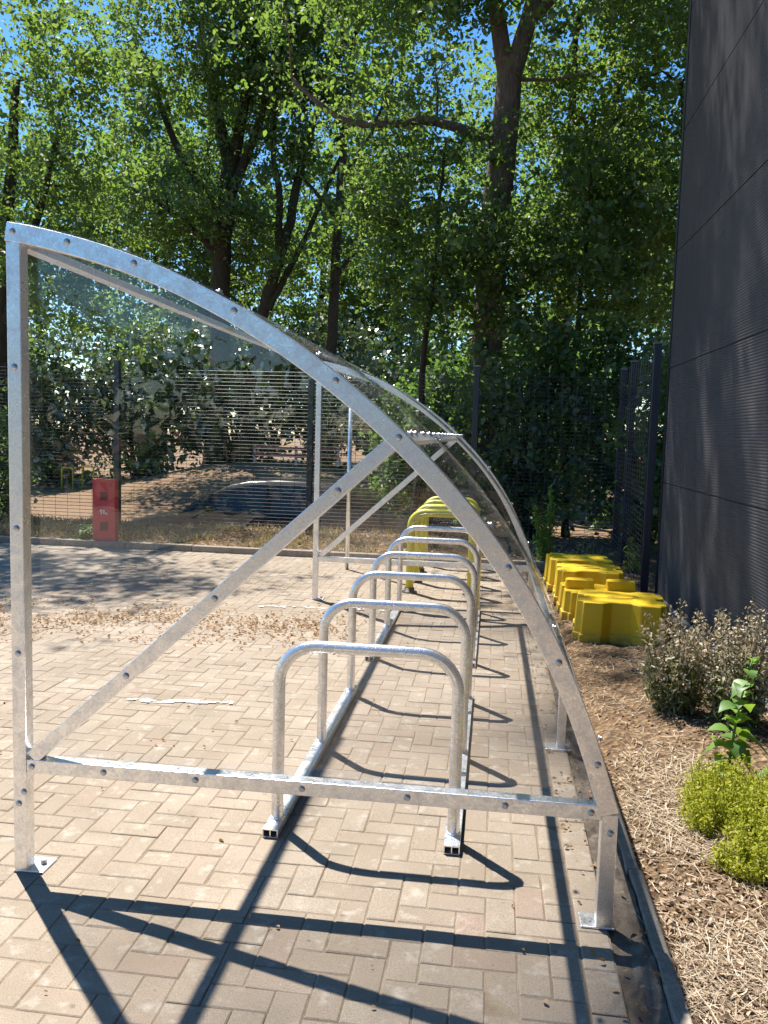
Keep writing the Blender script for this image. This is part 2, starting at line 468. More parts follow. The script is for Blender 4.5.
# ------------------------------------------------------------------ block paving (90 degree herringbone, every block modelled)
PX0, PX1, PY0, PY1 = -4.15, 0.435, -1.5, 10.28
pv = MB()
rng = random.Random(3)
def block(x0, y0, x1, y1):
    gap = 0.0014 + rng.uniform(0, 0.0012); ch = 0.0036
    x0 += gap; y0 += gap; x1 -= gap; y1 -= gap
    z = rng.gauss(0, 0.0011); tx, ty = rng.gauss(0, 0.0045), rng.gauss(0, 0.0045)
    jx, jy = rng.gauss(0, 0.0008), rng.gauss(0, 0.0008)
    cx, cy = (x0 + x1) / 2, (y0 + y1) / 2
    rt = rng.gauss(0, 0.006)
    def P(x, y, zz): return (x + jx - (y - cy) * rt, y + jy + (x - cx) * rt, z + zz + (x - cx) * tx + (y - cy) * ty)
    c = ch * rng.uniform(0.7, 1.6)
    vs = [P(x0, y0, -0.04), P(x1, y0, -0.04), P(x1, y1, -0.04), P(x0, y1, -0.04),
          P(x0, y0, -c * 0.7), P(x1, y0, -c * 0.7), P(x1, y1, -c * 0.7), P(x0, y1, -c * 0.7),
          P(x0 + c, y0 + c, 0), P(x1 - c, y0 + c, 0), P(x1 - c, y1 - c, 0), P(x0 + c, y1 - c, 0)]
    fs = [(8, 9, 10, 11)]
    for i in range(4):
        j = (i + 1) % 4
        fs += [(i, j, j + 4, i + 4), (i + 4, j + 4, j + 8, i + 8)]
    pv.add(vs, fs, False, rng.random())
U = 0.0985
ox, oy = PX1 - 0.104, 0.02
bx0 = PX0
nxc = int((ox - bx0) / U)
for ix in range(-nxc, 0):
    for iy in range(int((PY0 - oy) / U), int((PY1 - oy) / U)):
        t = (ix - iy) % 4
        x = ox + ix * U; y = oy + iy * U
        if t == 0:
            if ix == -1: block(x, y, x + U, y + U)
            else: block(x, y, x + 2 * U, y + U)
        elif t == 1 and ix == -nxc: block(x, y, x + U, y + U)
        elif t == 3: block(x, y, x + U, y + 2 * U)
y = PY0
while y < PY1:
    block(ox + 0.001, y, PX1 - 0.001, y + 0.197); y += 0.197
p = pv.build('paving', M['paving'], rnd=True, fix=False); tag(p, kind='structure')
b_ = MB(); b_.box2((PX0, PY0, -0.06), (PX1, PY1, -0.0032)); o = b_.build('paving_bed', M['sand']); tag(o, kind='structure')

# road at the left, far kerb, strip of broken asphalt, concrete edging
b_ = MB(); b_.box2((-16, -12, -0.08), (PX0 - 0.105, PY1 + 0.0, -0.004)); tag(b_.build('road', M['tarmac']), kind='structure')
b_ = MB()
yy = PY0
while yy < PY1:
    b_.box((PX0 - 0.052, yy + 0.457, -0.045), (0.1, 0.906, 0.085)); yy += 0.914
tag(b_.build('channel_edging', M['concrete'], bevel=0.006), kind='structure')
b_ = MB(); xx = -13.0
while xx < 0.4:
    b_.box((xx + 0.457, PY1 + 0.07, 0.0), (0.906, 0.12, 0.16 + rng.uniform(-.006, .006))); xx += 0.914
tag(b_.build('kerb', M['concrete'], bevel=0.012), kind='structure')
# asphalt strip: an uneven broken top between the paving and the edging
sb = MB()
ys_ = np.arange(PY0, 10.3, 0.055); xs_ = np.linspace(PX1 + 0.002, 0.556, 6)
for yv in ys_:
    for i, xv in enumerate(xs_):
        n = mnoise.noise(Vector((xv * 9, yv * 5, 1.7))); n2 = mnoise.noise(Vector((xv * 31, yv * 27, 5)))
        sb.v.append((xv, yv, -0.010 + 0.026 * n + 0.013 * n2 - 0.02 * max(0, mnoise.noise(Vector((xv * 3, yv * 2.1, 9))))))
for j in range(len(ys_) - 1):
    for i in range(5):
        sb.f.append((j * 6 + i, j * 6 + i + 1, j * 6 + i + 7, j * 6 + i + 6)); sb.sm.append(False); sb.r.append(.5)
tag(sb.build('asphalt_strip', M['asphalt'], fix=False), kind='structure')
b_ = MB(); yy = PY0
while yy < 10.2:
    b_.box((0.583 + rng.uniform(-.004, .004), yy + 0.457, -0.048 + rng.uniform(-.006, .006)), (0.048, 0.904, 0.11), rz=rng.uniform(-.006, .006)); yy += 0.914
tag(b_.build('kerb', M['concrete'], bevel=0.006), kind='structure')

# worn white paint stripe: flakes lying on the blocks
def stripe(x0, y0, x1, y1, wd, cover, seed):
    rr = random.Random(seed); mb = MB()
    d = Vector((x1 - x0, y1 - y0, 0)); L = d.length; d.normalize(); n = Vector((-d.y, d.x, 0)); st = 0.011
    for i in range(int(L / st)):
        for j in range(int(wd / st)):
            a = Vector((x0, y0, 0)) + d * (i * st) + n * (j * st - wd / 2)
            v = mnoise.noise(Vector((a.x * 9, a.y * 14, seed))) + 0.5 * mnoise.noise(Vector((a.x * 40, a.y * 40, seed)))
            ed = min(j * st, wd - j * st) / wd
            if v + ed * 0.8 > cover:
                q = [a + d * u * st + n * w_ * st + Vector((0, 0, 0.0055)) for u, w_ in ((0, 0), (1, 0), (1, 1), (0, 1))]
                mb.add(q, [(0, 1, 2, 3)])
    return mb
o = stripe(-2.08, 4.50, -1.45, 4.60, 0.075, 0.22, 1).build('road_marking', M['white'], fix=False)
tag(o, kind='structure')
o = stripe(-2.12, 7.25, -0.9, 7.35, 0.09, 0.42, 2).build('road_marking', M['white'], fix=False)
tag(o, kind='structure')

# ------------------------------------------------------------------ the shelter
Y1, Y2 = 2.646, 7.68
XL, XR, ZB = -1.62, 0.42, 0.394
ctrl = [(-1.617, 2.236), (-1.428, 2.207), (-1.196, 2.136), (-0.855, 1.985), (-0.515, 1.766), (-0.305, 1.590), (-0.110, 1.395),
        (0.065, 1.180), (0.238, 0.885), (0.360, 0.590), (0.418, 0.390)]
def catmull(pts, k=8):
    out = []
    P = [pts[0]] + list(pts) + [pts[-1]]
    for i in range(1, len(P) - 2):
        p0, p1, p2, p3 = (np.array(P[i + d]) for d in (-1, 0, 1, 2))
        for s in range(k):
            t = s / k
            out.append(tuple(0.5 * ((2 * p1) + (-p0 + p2) * t + (2 * p0 - 5 * p1 + 4 * p2 - p3) * t * t + (-p0 + 3 * p1 - 3 * p2 + p3) * t ** 3)))
    out.append(tuple(pts[-1])); return out
# resample the arc evenly and relax it into one fair curve
A = np.array(catmull(ctrl, 12))
sl_ = np.concatenate([[0], np.cumsum(np.linalg.norm(np.diff(A, axis=0), axis=1))])
tq = np.linspace(0, sl_[-1], 61)
Q = np.stack([np.interp(tq, sl_, A[:, 0]), np.interp(tq, sl_, A[:, 1])], 1)
for _ in range(40): Q[1:-1] = Q[1:-1] * 0.5 + (Q[:-2] + Q[2:]) * 0.25
ARC = [(float(a), float(c)) for a, c in Q]
def arc_off(d):
    out = []
    for i, p in enumerate(ARC):
        a = np.array(ARC[max(i - 1, 0)]); c = np.array(ARC[min(i + 1, 60)]); t = c - a; t = t / np.linalg.norm(t)
        out.append((p[0] - t[1] * d, p[1] + t[0] * d))          # positive d: outwards
    return out
shelter = empty('cycle_shelter', (XL, Y1, 0), 'galvanised cycle shelter with curved clear roof standing on block paving over the hoops', 'bike shelter', None, 0.006)
SO = Vector((XL, Y1, 0))
def sh(mb, name, mat, parent=None, bevel=0.0025, world=True, **k):
    """build a part in world coordinates, then move it under the shelter"""
    if parent is None or parent is shelter: off = SO
    else: off = SO
    mb.v = [(v[0] - off.x, v[1] - off.y, v[2] - off.z) for v in mb.v]
    return mb.build(name, mat, parent or shelter, bevel, **k)
W_ = 0.05
bolt_me = None
def bolt(x, z, yf, parent, face=-1):
    global bolt_me
    mb = MB()
    rings = [(0.0115, 0.0), (0.0115, 0.0015), (0.0085, 0.005), (0.0035, 0.0062)]
    mb.v = []
    for r_, h_ in rings:
        for j in range(12):
            a = 2 * PI * j / 12; mb.v.append((r_ * math.cos(a), -h_, r_ * math.sin(a)))
    for i in range(3):
        for j in range(12):
            mb.f.append((i * 12 + j, i * 12 + (j + 1) % 12, (i + 1) * 12 + (j + 1) % 12, (i + 1) * 12 + j)); mb.sm.append(True); mb.r.append(.5)
    mb.f.append(tuple(36 + j for j in range(12))); mb.sm.append(False); mb.r.append(.5)
    if bolt_me is None:
        o_ = mb.build('bolt', M['bolt'], parent); bolt_me = o_.data
    else:
        o_ = bpy.data.objects.new('bolt', bolt_me); COL.objects.link(o_); o_.parent = parent
    o_.location = (x - SO.x, yf - SO.y, z)
    if face > 0: o_.rotation_euler = (0, 0, PI)
    return o_
def end_frame(yf, front):
    yb = yf + W_
    post = MB(); post.box2((XL - 0.025, yf, 0.004), (XL + 0.025, yb, 2.205)); post = sh(post, 'post', M['galv'])
    bp = MB(); bp.box2((XL - 0.027, yf - 0.002, 0.0), (XL + 0.085, yb + 0.05, 0.008)); sh(bp, 'base_plate', M['galv'], post)
    fb = MB(); fb.tube([(XL + 0.056, yf + 0.055, 0.008), (XL + 0.056, yf + 0.055, 0.024)], 0.011, 6, smooth=False); sh(fb, 'anchor_bolt', M['bolt'], post, 0)
    # arched beam runs into the short leg
    path = [(XL - 0.0255, ARC[0][1] + 0.002)] + ARC[1:]
    bm_ = MB(); bm_.sweep_xz(path, yf - 0.001, yb + 0.001, 0.062); beam = sh(bm_, 'arched_beam', M['galv'])
    lg = MB(); lg.box2((XR - 0.026, yf + 0.0005, 0.004), (XR + 0.026, yb - 0.0005, 0.392)); leg = sh(lg, 'leg', M['galv'])
    lp = MB(); lp.box2((XR - 0.075, yf - 0.002, 0.0), (XR + 0.035, yb + 0.03, 0.008)); sh(lp, 'base_plate', M['galv'], leg)
    tb = MB(); tb.box2((XL + 0.0255, yf + 0.001, ZB - 0.025), (XR - 0.0265, yb - 0.001, ZB + 0.025)); tie = sh(tb, 'tie_bar', M['galv'])
    # brace
    a = Vector((XL + 0.045, 0, ZB + 0.03)); c = Vector((-0.325, 0, 1.572))
    br = MB(); br.sweep_xz([(a.x, a.z), (c.x, c.z)], yf + 0.002, yb - 0.002, 0.048); brace = sh(br, 'brace', M['galv'])
    # clear end panel behind the frame
    inner = arc_off(-0.01)
    poly = [(XL, ZB)] + [(XL, 2.225)] + [q for q in inner[2:]] + [(XR, ZB)]
    pn = MB(); pn.prism(poly, 'y', yb + 0.0035, yb + 0.0085); sh(pn, 'end_panel', M['clear'], None, 0)
    if front:
        for z in (2.236, 1.79, 1.24, 0.80): bolt(XL, z, yf, post)
        bolt(XL + 0.016, 0.30, yf, post); bolt(XL - 0.004, 0.255, yf, post)
        for i in (5, 12, 20, 27): pass
        for (x, z) in ((-1.428, 2.202), (-1.196, 2.134), (-0.855, 1.984), (-0.515, 1.766), (-0.305, 1.590), (0.06, 1.185), (0.233, 0.885), (0.372, 0.557)): bolt(x, z, yf - 0.001, beam)
        bolt(XR + 0.004, 0.33, yf, leg)
        for x in (-1.575, -1.308, -0.974, -0.60, -0.241, 0.083, 0.36): bolt(x, ZB, yf + 0.001, tie)
        for k in (0.28, 0.53, 0.86): q = a.lerp(c, k); bolt(q.x, q.z, yf + 0.002, brace)
end_frame(Y1, True)
end_frame(Y2, False)
# rails along the shelter
YI, YO = Y1 + W_ + 0.0, Y2
def rail(name, x, z, wd, ht, rot=0.0):
    mb = MB()
    T = Matrix.Translation((x, (YI + YO) / 2, z)) @ Matrix.Rotation(rot, 4, 'Y')
    mb.box(None, (wd, YO - YI - 0.001, ht), M4=T)
    return sh(mb, name, M['galv'])
rail('purlin', XL + 0.006, 2.203, 0.05, 0.03)
rail('purlin', -0.305 - 0.005, 1.590 - 0.006, 0.05, 0.025, math.radians(42))
rail('purlin', XR - 0.005, ZB, 0.04, 0.04)
# mid leg under the back rail
ym = 4.26
mb = MB(); mb.box2((XR - 0.0265, ym - 0.02, 0.004), (XR + 0.0155, ym + 0.022, ZB - 0.0205)); ml = sh(mb, 'leg', M['galv'])
mb = MB(); mb.box2((XR - 0.085, ym - 0.05, 0.0), (XR + 0.045, ym + 0.05, 0.008)); sh(mb, 'base_plate', M['galv'], ml)
# curved roof sheet, 4 mm, from the top of the front to the back rail
outer, under = arc_off(0.0375), arc_off(0.0335)
rs = MB(); k = len(outer); ysr = [Y1 - 0.004, (Y1 + Y2) / 2, Y2 + 0.055]
half = [(Y1 - 0.004, 5.098), (5.102, Y2 + 0.055)]
poly = [(q[0], q[1]) for q in outer[0:]] + [(q[0], q[1]) for q in reversed(under[0:])]
for (a0, a1) in half[:1]:
    n = len(outer)
    for (ya, yb2) in half:
        o0 = len(rs.v)
        for pt in outer: rs.v += [(pt[0], ya, pt[1]), (pt[0], yb2, pt[1])]
        for pt in under: rs.v += [(pt[0], ya, pt[1]), (pt[0], yb2, pt[1])]
        B = 2 * n
        for i in range(n - 1):
            rs.f.append((o0 + 2 * i, o0 + 2 * i + 1, o0 + 2 * i + 3, o0 + 2 * i + 2))
            rs.f.append((o0 + B + 2 * i, o0 + B + 2 * i + 2, o0 + B + 2 * i + 3, o0 + B + 2 * i + 1))
            rs.f.append((o0 + 2 * i, o0 + 2 * i + 2, o0 + B + 2 * i + 2, o0 + B + 2 * i))
            rs.f.append((o0 + 2 * i + 1, o0 + B + 2 * i + 1, o0 + B + 2 * i + 3, o0 + 2 * i + 3))
            rs.sm += [True, True, False, False]; rs.r += [.5] * 4
        for e in (0, n - 1):
            rs.f.append((o0 + 2 * e, o0 + 2 * e + 1, o0 + B + 2 * e + 1, o0 + B + 2 * e)); rs.sm.append(False); rs.r.append(.5)
roof = sh(rs, 'roof_sheet', M['clear_roof'], None, 0)
# fixing screws with washers along the middle purlin and the edges of the roof sheet
scr = None
def screw(i, yv):
    global scr
    q = outer[i]; a = np.array(outer[max(0, i - 1)]); c = np.array(outer[min(60, i + 1)]); t = c - a
    ang = math.atan2(t[1], t[0])
    if scr is None:
        mb = MB(); mb.tube([(0, 0, 0), (0, 0, 0.004)], 0.014, 10); mb.tube([(0, 0, 0.004), (0, 0, 0.011)], 0.008, 6)
        o_ = mb.build('screw', M['galv_tube'], roof); scr = o_.data
    else:
        o_ = bpy.data.objects.new('screw', scr); COL.objects.link(o_); o_.parent = roof
    o_.location = (q[0] - SO.x, yv - SO.y, q[1]); o_.rotation_euler = (0, -ang, 0)
im = min(range(61), key=lambda i: abs(ARC[i][0] + 0.305))
for kk in range(15): screw(im, 2.85 + kk * 0.33)
for i in (8, 15, 23, 31, 39, 47, 55): screw(i, Y1 + 0.026); screw(i, Y2 + 0.026)

# ------------------------------------------------------------------ bike racks: three hoops on two base rails
XH, WH, YH, SH, HH, RT = -0.816, 0.7156, 3.1655, 0.8706, 0.752, 0.0242
def hoop_path(wd, h, r):
    pts = [(0, 0, 0.03), (0, 0, h - r)]
    for i in range(1, 10):
        a = PI / 2 * i / 9; pts.append((r - r * math.cos(a), 0, h - r + r * math.sin(a)))
    pts.append((wd / 2, 0, h))
    for i in range(0, 10):
        a = PI / 2 * i / 9; pts.append((wd - r + r * math.sin(a), 0, h - r + r * math.cos(a)))
    pts.append((wd, 0, 0.03)); return pts
def make_rack(label):
    root = empty('bike_rack', (XH, YH, 0), label, 'bike rack', 'toast rack hoop stands in the shelter')
    L0, L1 = -0.11, 2 * SH + 0.09
    for x in (0, WH):
        mb = MB()
        # hollow twin section: outer walls plus a middle web so the end shows two square holes
        wv, hv, th = 0.062, 0.034, 0.004
        mb.box2((x - wv / 2, L0, 0.0), (x + wv / 2, L1, th)); mb.box2((x - wv / 2, L0, hv - th), (x + wv / 2, L1, hv))
        for xx in (-wv / 2 + th / 2, 0, wv / 2 - th / 2): mb.box2((x + xx - th / 2, L0 + 0.0005, th), (x + xx + th / 2, L1 - 0.0005, hv - th))
        r_ = mb.build('base_rail', M['galv'], root)
        mb = MB(); mb.box2((x - wv / 2 + th, L0 + 0.03, th + .001), (x - th / 2 - .0005, L0 + 0.034, hv - th - .001)); mb.build('hole_shade', M['dark'], r_)  # dark plate stands in for the shade inside the open rail end
        mb = MB(); mb.box2((x + th / 2 + .0005, L0 + 0.03, th + .001), (x + wv / 2 - th, L0 + 0.034, hv - th - .001))
        mb.build('hole_shade', M['dark'], r_)
    for kk in range(3):
        mb = MB(); mb.tube([(q[0], q[1] + kk * SH, q[2] + 0.004) for q in hoop_path(WH, HH - 0.004, 0.155)], RT, 20, caps=False)
        h_ = mb.build('hoop', M['galv_tube'], root)
        for x in (0, WH):
            mb = MB(); mb.tube([(x, kk * SH, 0.034), (x, kk * SH, 0.041)], [0.031, 0.0265], 18); mb.build('weld_collar', M['galv'], h_)
    return root
rk = make_rack('nearest galvanised hoop rack, three hoops on rails just inside the near end frame')
rk2 = copy_tree(rk)
rk2.location = (XH, YH + 3 * SH, 0)
rk2['label'] = 'farther galvanised hoop rack, three hoops on rails just in front of the yellow hoops'

# yellow cycle hoops beyond the far end
def yhoop(loc, label):
    r_ = empty('yellow_hoop', loc, label, 'cycle hoop', 'thick yellow hoops beyond the shelter')
    mb = MB(); mb.tube([(q[0], 0, q[2] + 0.02) for q in hoop_path(0.62, 0.80, 0.14)], 0.040, 20, caps=True); mb.build('hoop_tube', M['yellow_paint'], r_)
    for x in (0, 0.62):
        mb = MB(); mb.tube([(x, 0, 0), (x, 0, 0.012), (x, 0, 0.0125), (x, 0, 0.052)], [0.08, 0.08, 0.052, 0.05], 16); mb.build('foot', M['dark'], r_)
    return r_
y0 = yhoop((-0.80, 8.30, 0), 'front yellow tubular hoop, nearest the far end frame of the shelter')
for i, (yy, lab) in enumerate(((8.92, 'second yellow tubular hoop, just behind the front yellow hoop'), (9.54, 'third yellow tubular hoop, between the second and the rearmost yellow hoop'), (10.12, 'rearmost yellow tubular hoop of the row, nearest the back fence'))):
    c = copy_tree(y0); c.location = (-0.80, yy, 0); c['label'] = lab
# thin pole beyond the far end frame
pr = empty('metal_pole', (-1.66, 9.5, 0), 'thin plain galvanised pole standing alone beyond the far end of the shelter', 'pole')
mb = MB(); mb.tube([(0, 0, 0), (0, 0, 2.1)], 0.024, 14); mb.build('shaft', M['galv'], pr)
mb = MB(); mb.tube([(0, 0, 2.1), (0, 0, 2.125)], [0.027, 0.018], 14); mb.build('cap', M['dark'], pr)

# ------------------------------------------------------------------ yellow barrier blocks on the planting bed
def plan_block(wd, dp, notch, notch_w):
    """bone-shaped plan with notches in front and back and stepped ears at the side"""
    h = wd / 2; d = dp / 2; e = 0.05
    pts = [(-h + e, -d), (-notch_w, -d), (-notch_w * 0.55, -d + notch), (notch_w * 0.55, -d + notch), (notch_w, -d), (h - e, -d),
           (h - e, -d + 0.06), (h, -d + 0.08), (h, -0.07), (h - 0.06, -0.045), (h - 0.06, 0.045), (h, 0.07), (h, d - 0.08), (h - e, d - 0.06), (h - e, d),
           (notch_w, d), (notch_w * 0.55, d - notch), (-notch_w * 0.55, d - notch), (-notch_w, d), (-h + e, d),
           (-h + e, d - 0.06), (-h, d - 0.08), (-h, 0.07), (-h + 0.06, 0.045), (-h + 0.06, -0.045), (-h, -0.07), (-h, -d + 0.08), (-h + e, -d + 0.06)]
    return pts
def taper_prism(mb, poly, z0, z1, k):
    n = len(poly)
    vs = [(p[0], p[1], z0) for p in poly] + [(p[0] * k, p[1] * k, z1) for p in poly]
    fs = [tuple(reversed(range(n))), tuple(range(n, 2 * n))] + [(i, (i + 1) % n, (i + 1) % n + n, i + n) for i in range(n)]
    mb.add(vs, fs)
def barrier(loc, rz, wd, dp, h, lugs, label):
    r_ = empty('barrier_block', loc, label, 'barrier block', 'yellow plastic barrier blocks on the bed', rz)
    mb = MB(); taper_prism(mb, plan_block(wd, dp, 0.07, 0.15), 0.02, h, 0.95); body = mb.build('body', M['barrier'], r_, 0.010, 3)
    mb = MB(); taper_prism(mb, [(p[0] * 1.04, p[1] * 1.05) for p in plan_block(wd, dp, 0.06, 0.15)], -0.03, 0.045, 0.985); mb.build('base_flange', M['barrier'], r_, 0.008, 2)
    if lugs:
        for sx in (-1, 1):
            mb = MB(); q = [(-0.125, -0.07), (0.125, -0.07), (0.125, 0.03), (0.10, 0.07), (-0.10, 0.07), (-0.125, 0.03)]
            taper_prism(mb, [(p[0] + sx * 0.185, p[1] - dp * 0.08) for p in q], h - 0.004, h + 0.085, 0.985)
            mb.build('lug', M['barrier'], r_, 0.008, 3)
    else:
        mb = MB(); taper_prism(mb, [(math.cos(a) * wd * 0.16, math.sin(a) * dp * 0.13) for a in np.linspace(0, 2 * PI, 24, endpoint=False)], h - 0.004, h + 0.010, 0.9)
        mb.build('boss', M['barrier'], r_, 0.004, 2)
    return r_
barrier((1.075, 6.90, 0.02), -0.10, 0.72, 0.66, 0.30, False, 'nearest yellow plastic barrier block, flat topped, next to the dry seed-head weeds')
barrier((1.00, 7.70, 0.02), 0.03, 0.68, 0.62, 0.23, True, 'yellow plastic barrier block carrying two raised square lugs')
barrier((0.985, 8.36, 0.02), -0.05, 0.66, 0.60, 0.31, False, 'flat yellow barrier block lying directly behind the one with two raised lugs')
barrier((0.955, 9.08, 0.02), 0.06, 0.68, 0.62, 0.31, False, 'farthest yellow plastic barrier block, at the foot of the tall feathery weed')

# ------------------------------------------------------------------ building with ribbed cladding
XW, YW = 1.70, 8.70
bld = empty('building', (XW, YW, 0), 'tall dark building with horizontally ribbed metal cladding beside the planting bed', 'building')
BO = Vector((XW, YW, 0))
def bb(mb, name, mat, parent=None, **k):
    mb.v = [(v[0] - BO.x, v[1] - BO.y, v[2]) for v in mb.v]
    return mb.build(name, mat, parent or bld, **k)
mb = MB(); mb.box2((XW + 0.03, -9, -0.3), (14, YW - 0.02, 11.5)); bb(mb, 'core', M['trim'])
# long ribbed face: trapezoid ribs every 32 mm
prof = []
pitch = 0.021
seams = [1.19, 2.33, 3.46, 4.62, 5.74, 6.9, 8.05, 9.2, 10.35]
bounds = [0.06] + seams + [11.4]
for i in range(len(bounds) - 1):
    z0, z1 = bounds[i] + 0.0045, bounds[i + 1] - 0.0045
    n = int((z1 - z0) / pitch); st = (z1 - z0) / n
    mb = MB(); pts = []
    for j in range(n):
        z = z0 + j * st
        pts += [(XW + 0.0035, z), (XW + 0.0035, z + st * 0.10), (XW, z + st * 0.30), (XW, z + st * 0.70)]
    pts.append((XW + 0.0035, z1))
    for (x, z) in pts: mb.v += [(x, -9, z), (x, YW, z)]
    for j in range(len(pts) - 1):
        mb.f.append((2 * j, 2 * j + 2, 2 * j + 3, 2 * j + 1)); mb.sm.append(False); mb.r.append(.5)
    # return on the end face
    mb.box2((XW + 0.0095, YW - 0.018, z0), (14, YW - 0.004, z1))
    bb(mb, 'cladding_panel', M['cladding'], fix=False)
mb = MB()
for z in seams: mb.box2((XW + 0.012, -9, z - 0.0085), (XW + 0.0295, YW - 0.021, z + 0.0085))
bb(mb, 'seam_joint', M['trim'])
mb = MB(); mb.box2((XW - 0.008, YW - 0.001, 0.02), (XW + 0.07, YW + 0.012, 11.45)); mb.box2((XW - 0.008, YW - 0.06, 0.02), (XW - 0.002, YW - 0.001, 11.45))
bb(mb, 'corner_trim', M['trim'])
mb = MB(); mb.prism([(XW - 0.05, 0.045), (XW + 0.028, 0.075), (XW + 0.028, 0.058), (XW - 0.05, 0.03)], 'y', -9, YW - 0.062); bb(mb, 'drip_flashing', M['flash'])
mb = MB(); mb.box2((XW - 0.03, -9, 11.4), (14.05, YW + 0.03, 11.55)); bb(mb, 'parapet_cap', M['trim'])

# ------------------------------------------------------------------ welded mesh fences
def mesh_fence(x0, y0, x1, y1, cuts, h, label, vstep, fold=False):
    r_ = empty('mesh_fence', (x0, y0, 0), label, 'fence')
    d = Vector((x1 - x0, y1 - y0, 0)); L = d.length; d.normalize(); n = Vector((-d.y, d.x, 0))
    nb = len(cuts) - 1
    for i in range(nb + 1):
        q = d * (L * cuts[i])
        mb = MB(); mb.box((q.x, q.y, h / 2 - 0.2), (0.085, 0.075, h + 0.4), math.atan2(d.y, d.x)); po = mb.build('post', M['fence'], r_, 0.006)
        mb = MB(); mb.box((q.x, q.y, h + 0.012), (0.095, 0.085, 0.022), math.atan2(d.y, d.x)); mb.build('post_cap', M['flash'], po, 0.006)
    step = 0.055
    def off(z):
        if not fold: return 0
        u = (z % 0.62)
        return 0.045 * max(0, 1 - abs(u - 0.31) / 0.06)
    for i in range(nb):
        a = d * (L * cuts[i] + 0.035); c = d * (L * cuts[i + 1] - 0.035); mb = MB()
        k = int((h - 0.12) / step)
        for j in range(k):
            z = 0.06 + j * step
            dz = n * (0.045 - off(z))
            mb.tube([a + dz + Vector((0, 0, z)), c + dz + Vector((0, 0, z))], 0.0040, 4, caps=False, smooth=False)
        LL = (c - a).length; kk = int(LL / vstep)
        for j in range(kk + 1):
            q = a + d * (LL * j / kk); ps = []
            zz = 0.04
            while zz < h - 0.05:
                ps.append(q + n * (0.045 - off(zz) + 0.005) + Vector((0, 0, zz))); zz += 0.055 if fold else h - 0.1
            ps.append(q + n * 0.05 + Vector((0, 0, h - 0.05)))
            mb.tube(ps, 0.0026, 4, caps=False, smooth=False)
        mb.build('mesh_panel', M['wire'], r_, fix=False)
    return r_
mesh_fence(-14.05, 12.3, 1.78, 12.2, [(q + 14.05) / 15.83 for q in (-14.05, -11.3, -8.55, -5.80, -2.74, -0.29, 1.78)], 2.6, 'long dark welded mesh fence running across in front of the trees', 0.2)
mesh_fence(1.60, 8.80, 1.76, 12.1, [0, 0.62, 1], 2.58, 'short dark mesh fence return between the building corner and the back fence', 0.2, True)

# ------------------------------------------------------------------ red marker
rm = empty('marker_post', (-5.10, 10.42, -0.03), 'red upright marker post with two dark square openings by the verge kerb', 'marker post', None, 0.04)
mb = MB(); mb.box2((-0.155, -0.06, 0.06), (0.155, 0.05, 0.93)); bd = mb.build('body', M['red'], rm, 0.006)
mb = MB(); mb.box2((-0.21, -0.1, -0.05), (0.21, 0.16, 0.07)); mb.build('foot', M['concrete'], rm, 0.012)
for z in (0.70, 0.30):
    mb = MB(); mb.box2((-0.05, -0.068, z - 0.055), (0.05, -0.0605, z + 0.055)); mb.build('dark_square', M['red_dark'], bd, 0.002)
mb = MB()
mb.box2((-0.055, -0.0655, 0.495), (-0.02, -0.0605, 0.53)); mb.box2((-0.04, -0.0655, 0.46), (-0.025, -0.0605, 0.495)); mb.box2((-0.01, -0.0655, 0.47), (0.012, -0.0605, 0.525)); mb.box2((0.018, -0.0655, 0.462), (0.05, -0.0605, 0.487))
mb.build('printed_mark', M['white'], bd)

# ------------------------------------------------------------------ car behind the fence (faces left)
GZ = -0.90
car = empty('parked_car', (-6.45, 14.1, GZ), 'black hatchback parked behind the mesh fence below the leafy bank', 'car')
car.scale = (1.12, 1.0, 1.15)
def loft(mb, secs, closed_ends=True, smooth=True):
    n = len(secs[0]); o_ = len(mb.v)
    for s_ in secs: mb.v += [tuple(q) for q in s_]
    for i in range(len(secs) - 1):
        for j in range(n - 1):
            a = o_ + i * n + j
            mb.f.append((a, a + 1, a + n + 1, a + n)); mb.sm.append(smooth); mb.r.append(.5)
    if closed_ends:
        mb.f.append(tuple(o_ + j for j in range(n))); mb.f.append(tuple(o_ + (len(secs) - 1) * n + j for j in reversed(range(n)))); mb.sm += [False, False]; mb.r += [.5, .5]
# body stations: x, half width, bottom z, shoulder z, top (bonnet) z
st = [(0.00, 0.62, 0.32, 0.55, 0.62), (0.12, 0.78, 0.24, 0.60, 0.72), (0.45, 0.86, 0.20, 0.70, 0.82), (0.95, 0.885, 0.19, 0.80, 0.91), (1.35, 0.89, 0.19, 0.86, 0.955),
      (2.0, 0.895, 0.19, 0.90, 0.95), (2.8, 0.895, 0.19, 0.93, 0.97), (3.5, 0.885, 0.20, 0.95, 0.99), (3.95, 0.86, 0.24, 0.95, 0.99), (4.18, 0.80, 0.34, 0.90, 0.96), (4.24, 0.74, 0.42, 0.80, 0.90)]
mb = MB()
secs = []
for (x, hw, z0, z1, z2) in st:
    half = [(hw * 0.86, z0), (hw, z0 + 0.12), (hw * 1.0, (z0 + z1) / 2), (hw * 0.985, z1), (hw * 0.90, z2 - 0.015), (hw * 0.5, z2 + 0.012)]
    secs.append([(x, -a, z) for a, z in half] + [(x, a, z) for a, z in reversed(half)] + [(x, -half[0][0], half[0][1])])
loft(mb, secs); mb.build('body', M['car'], car)
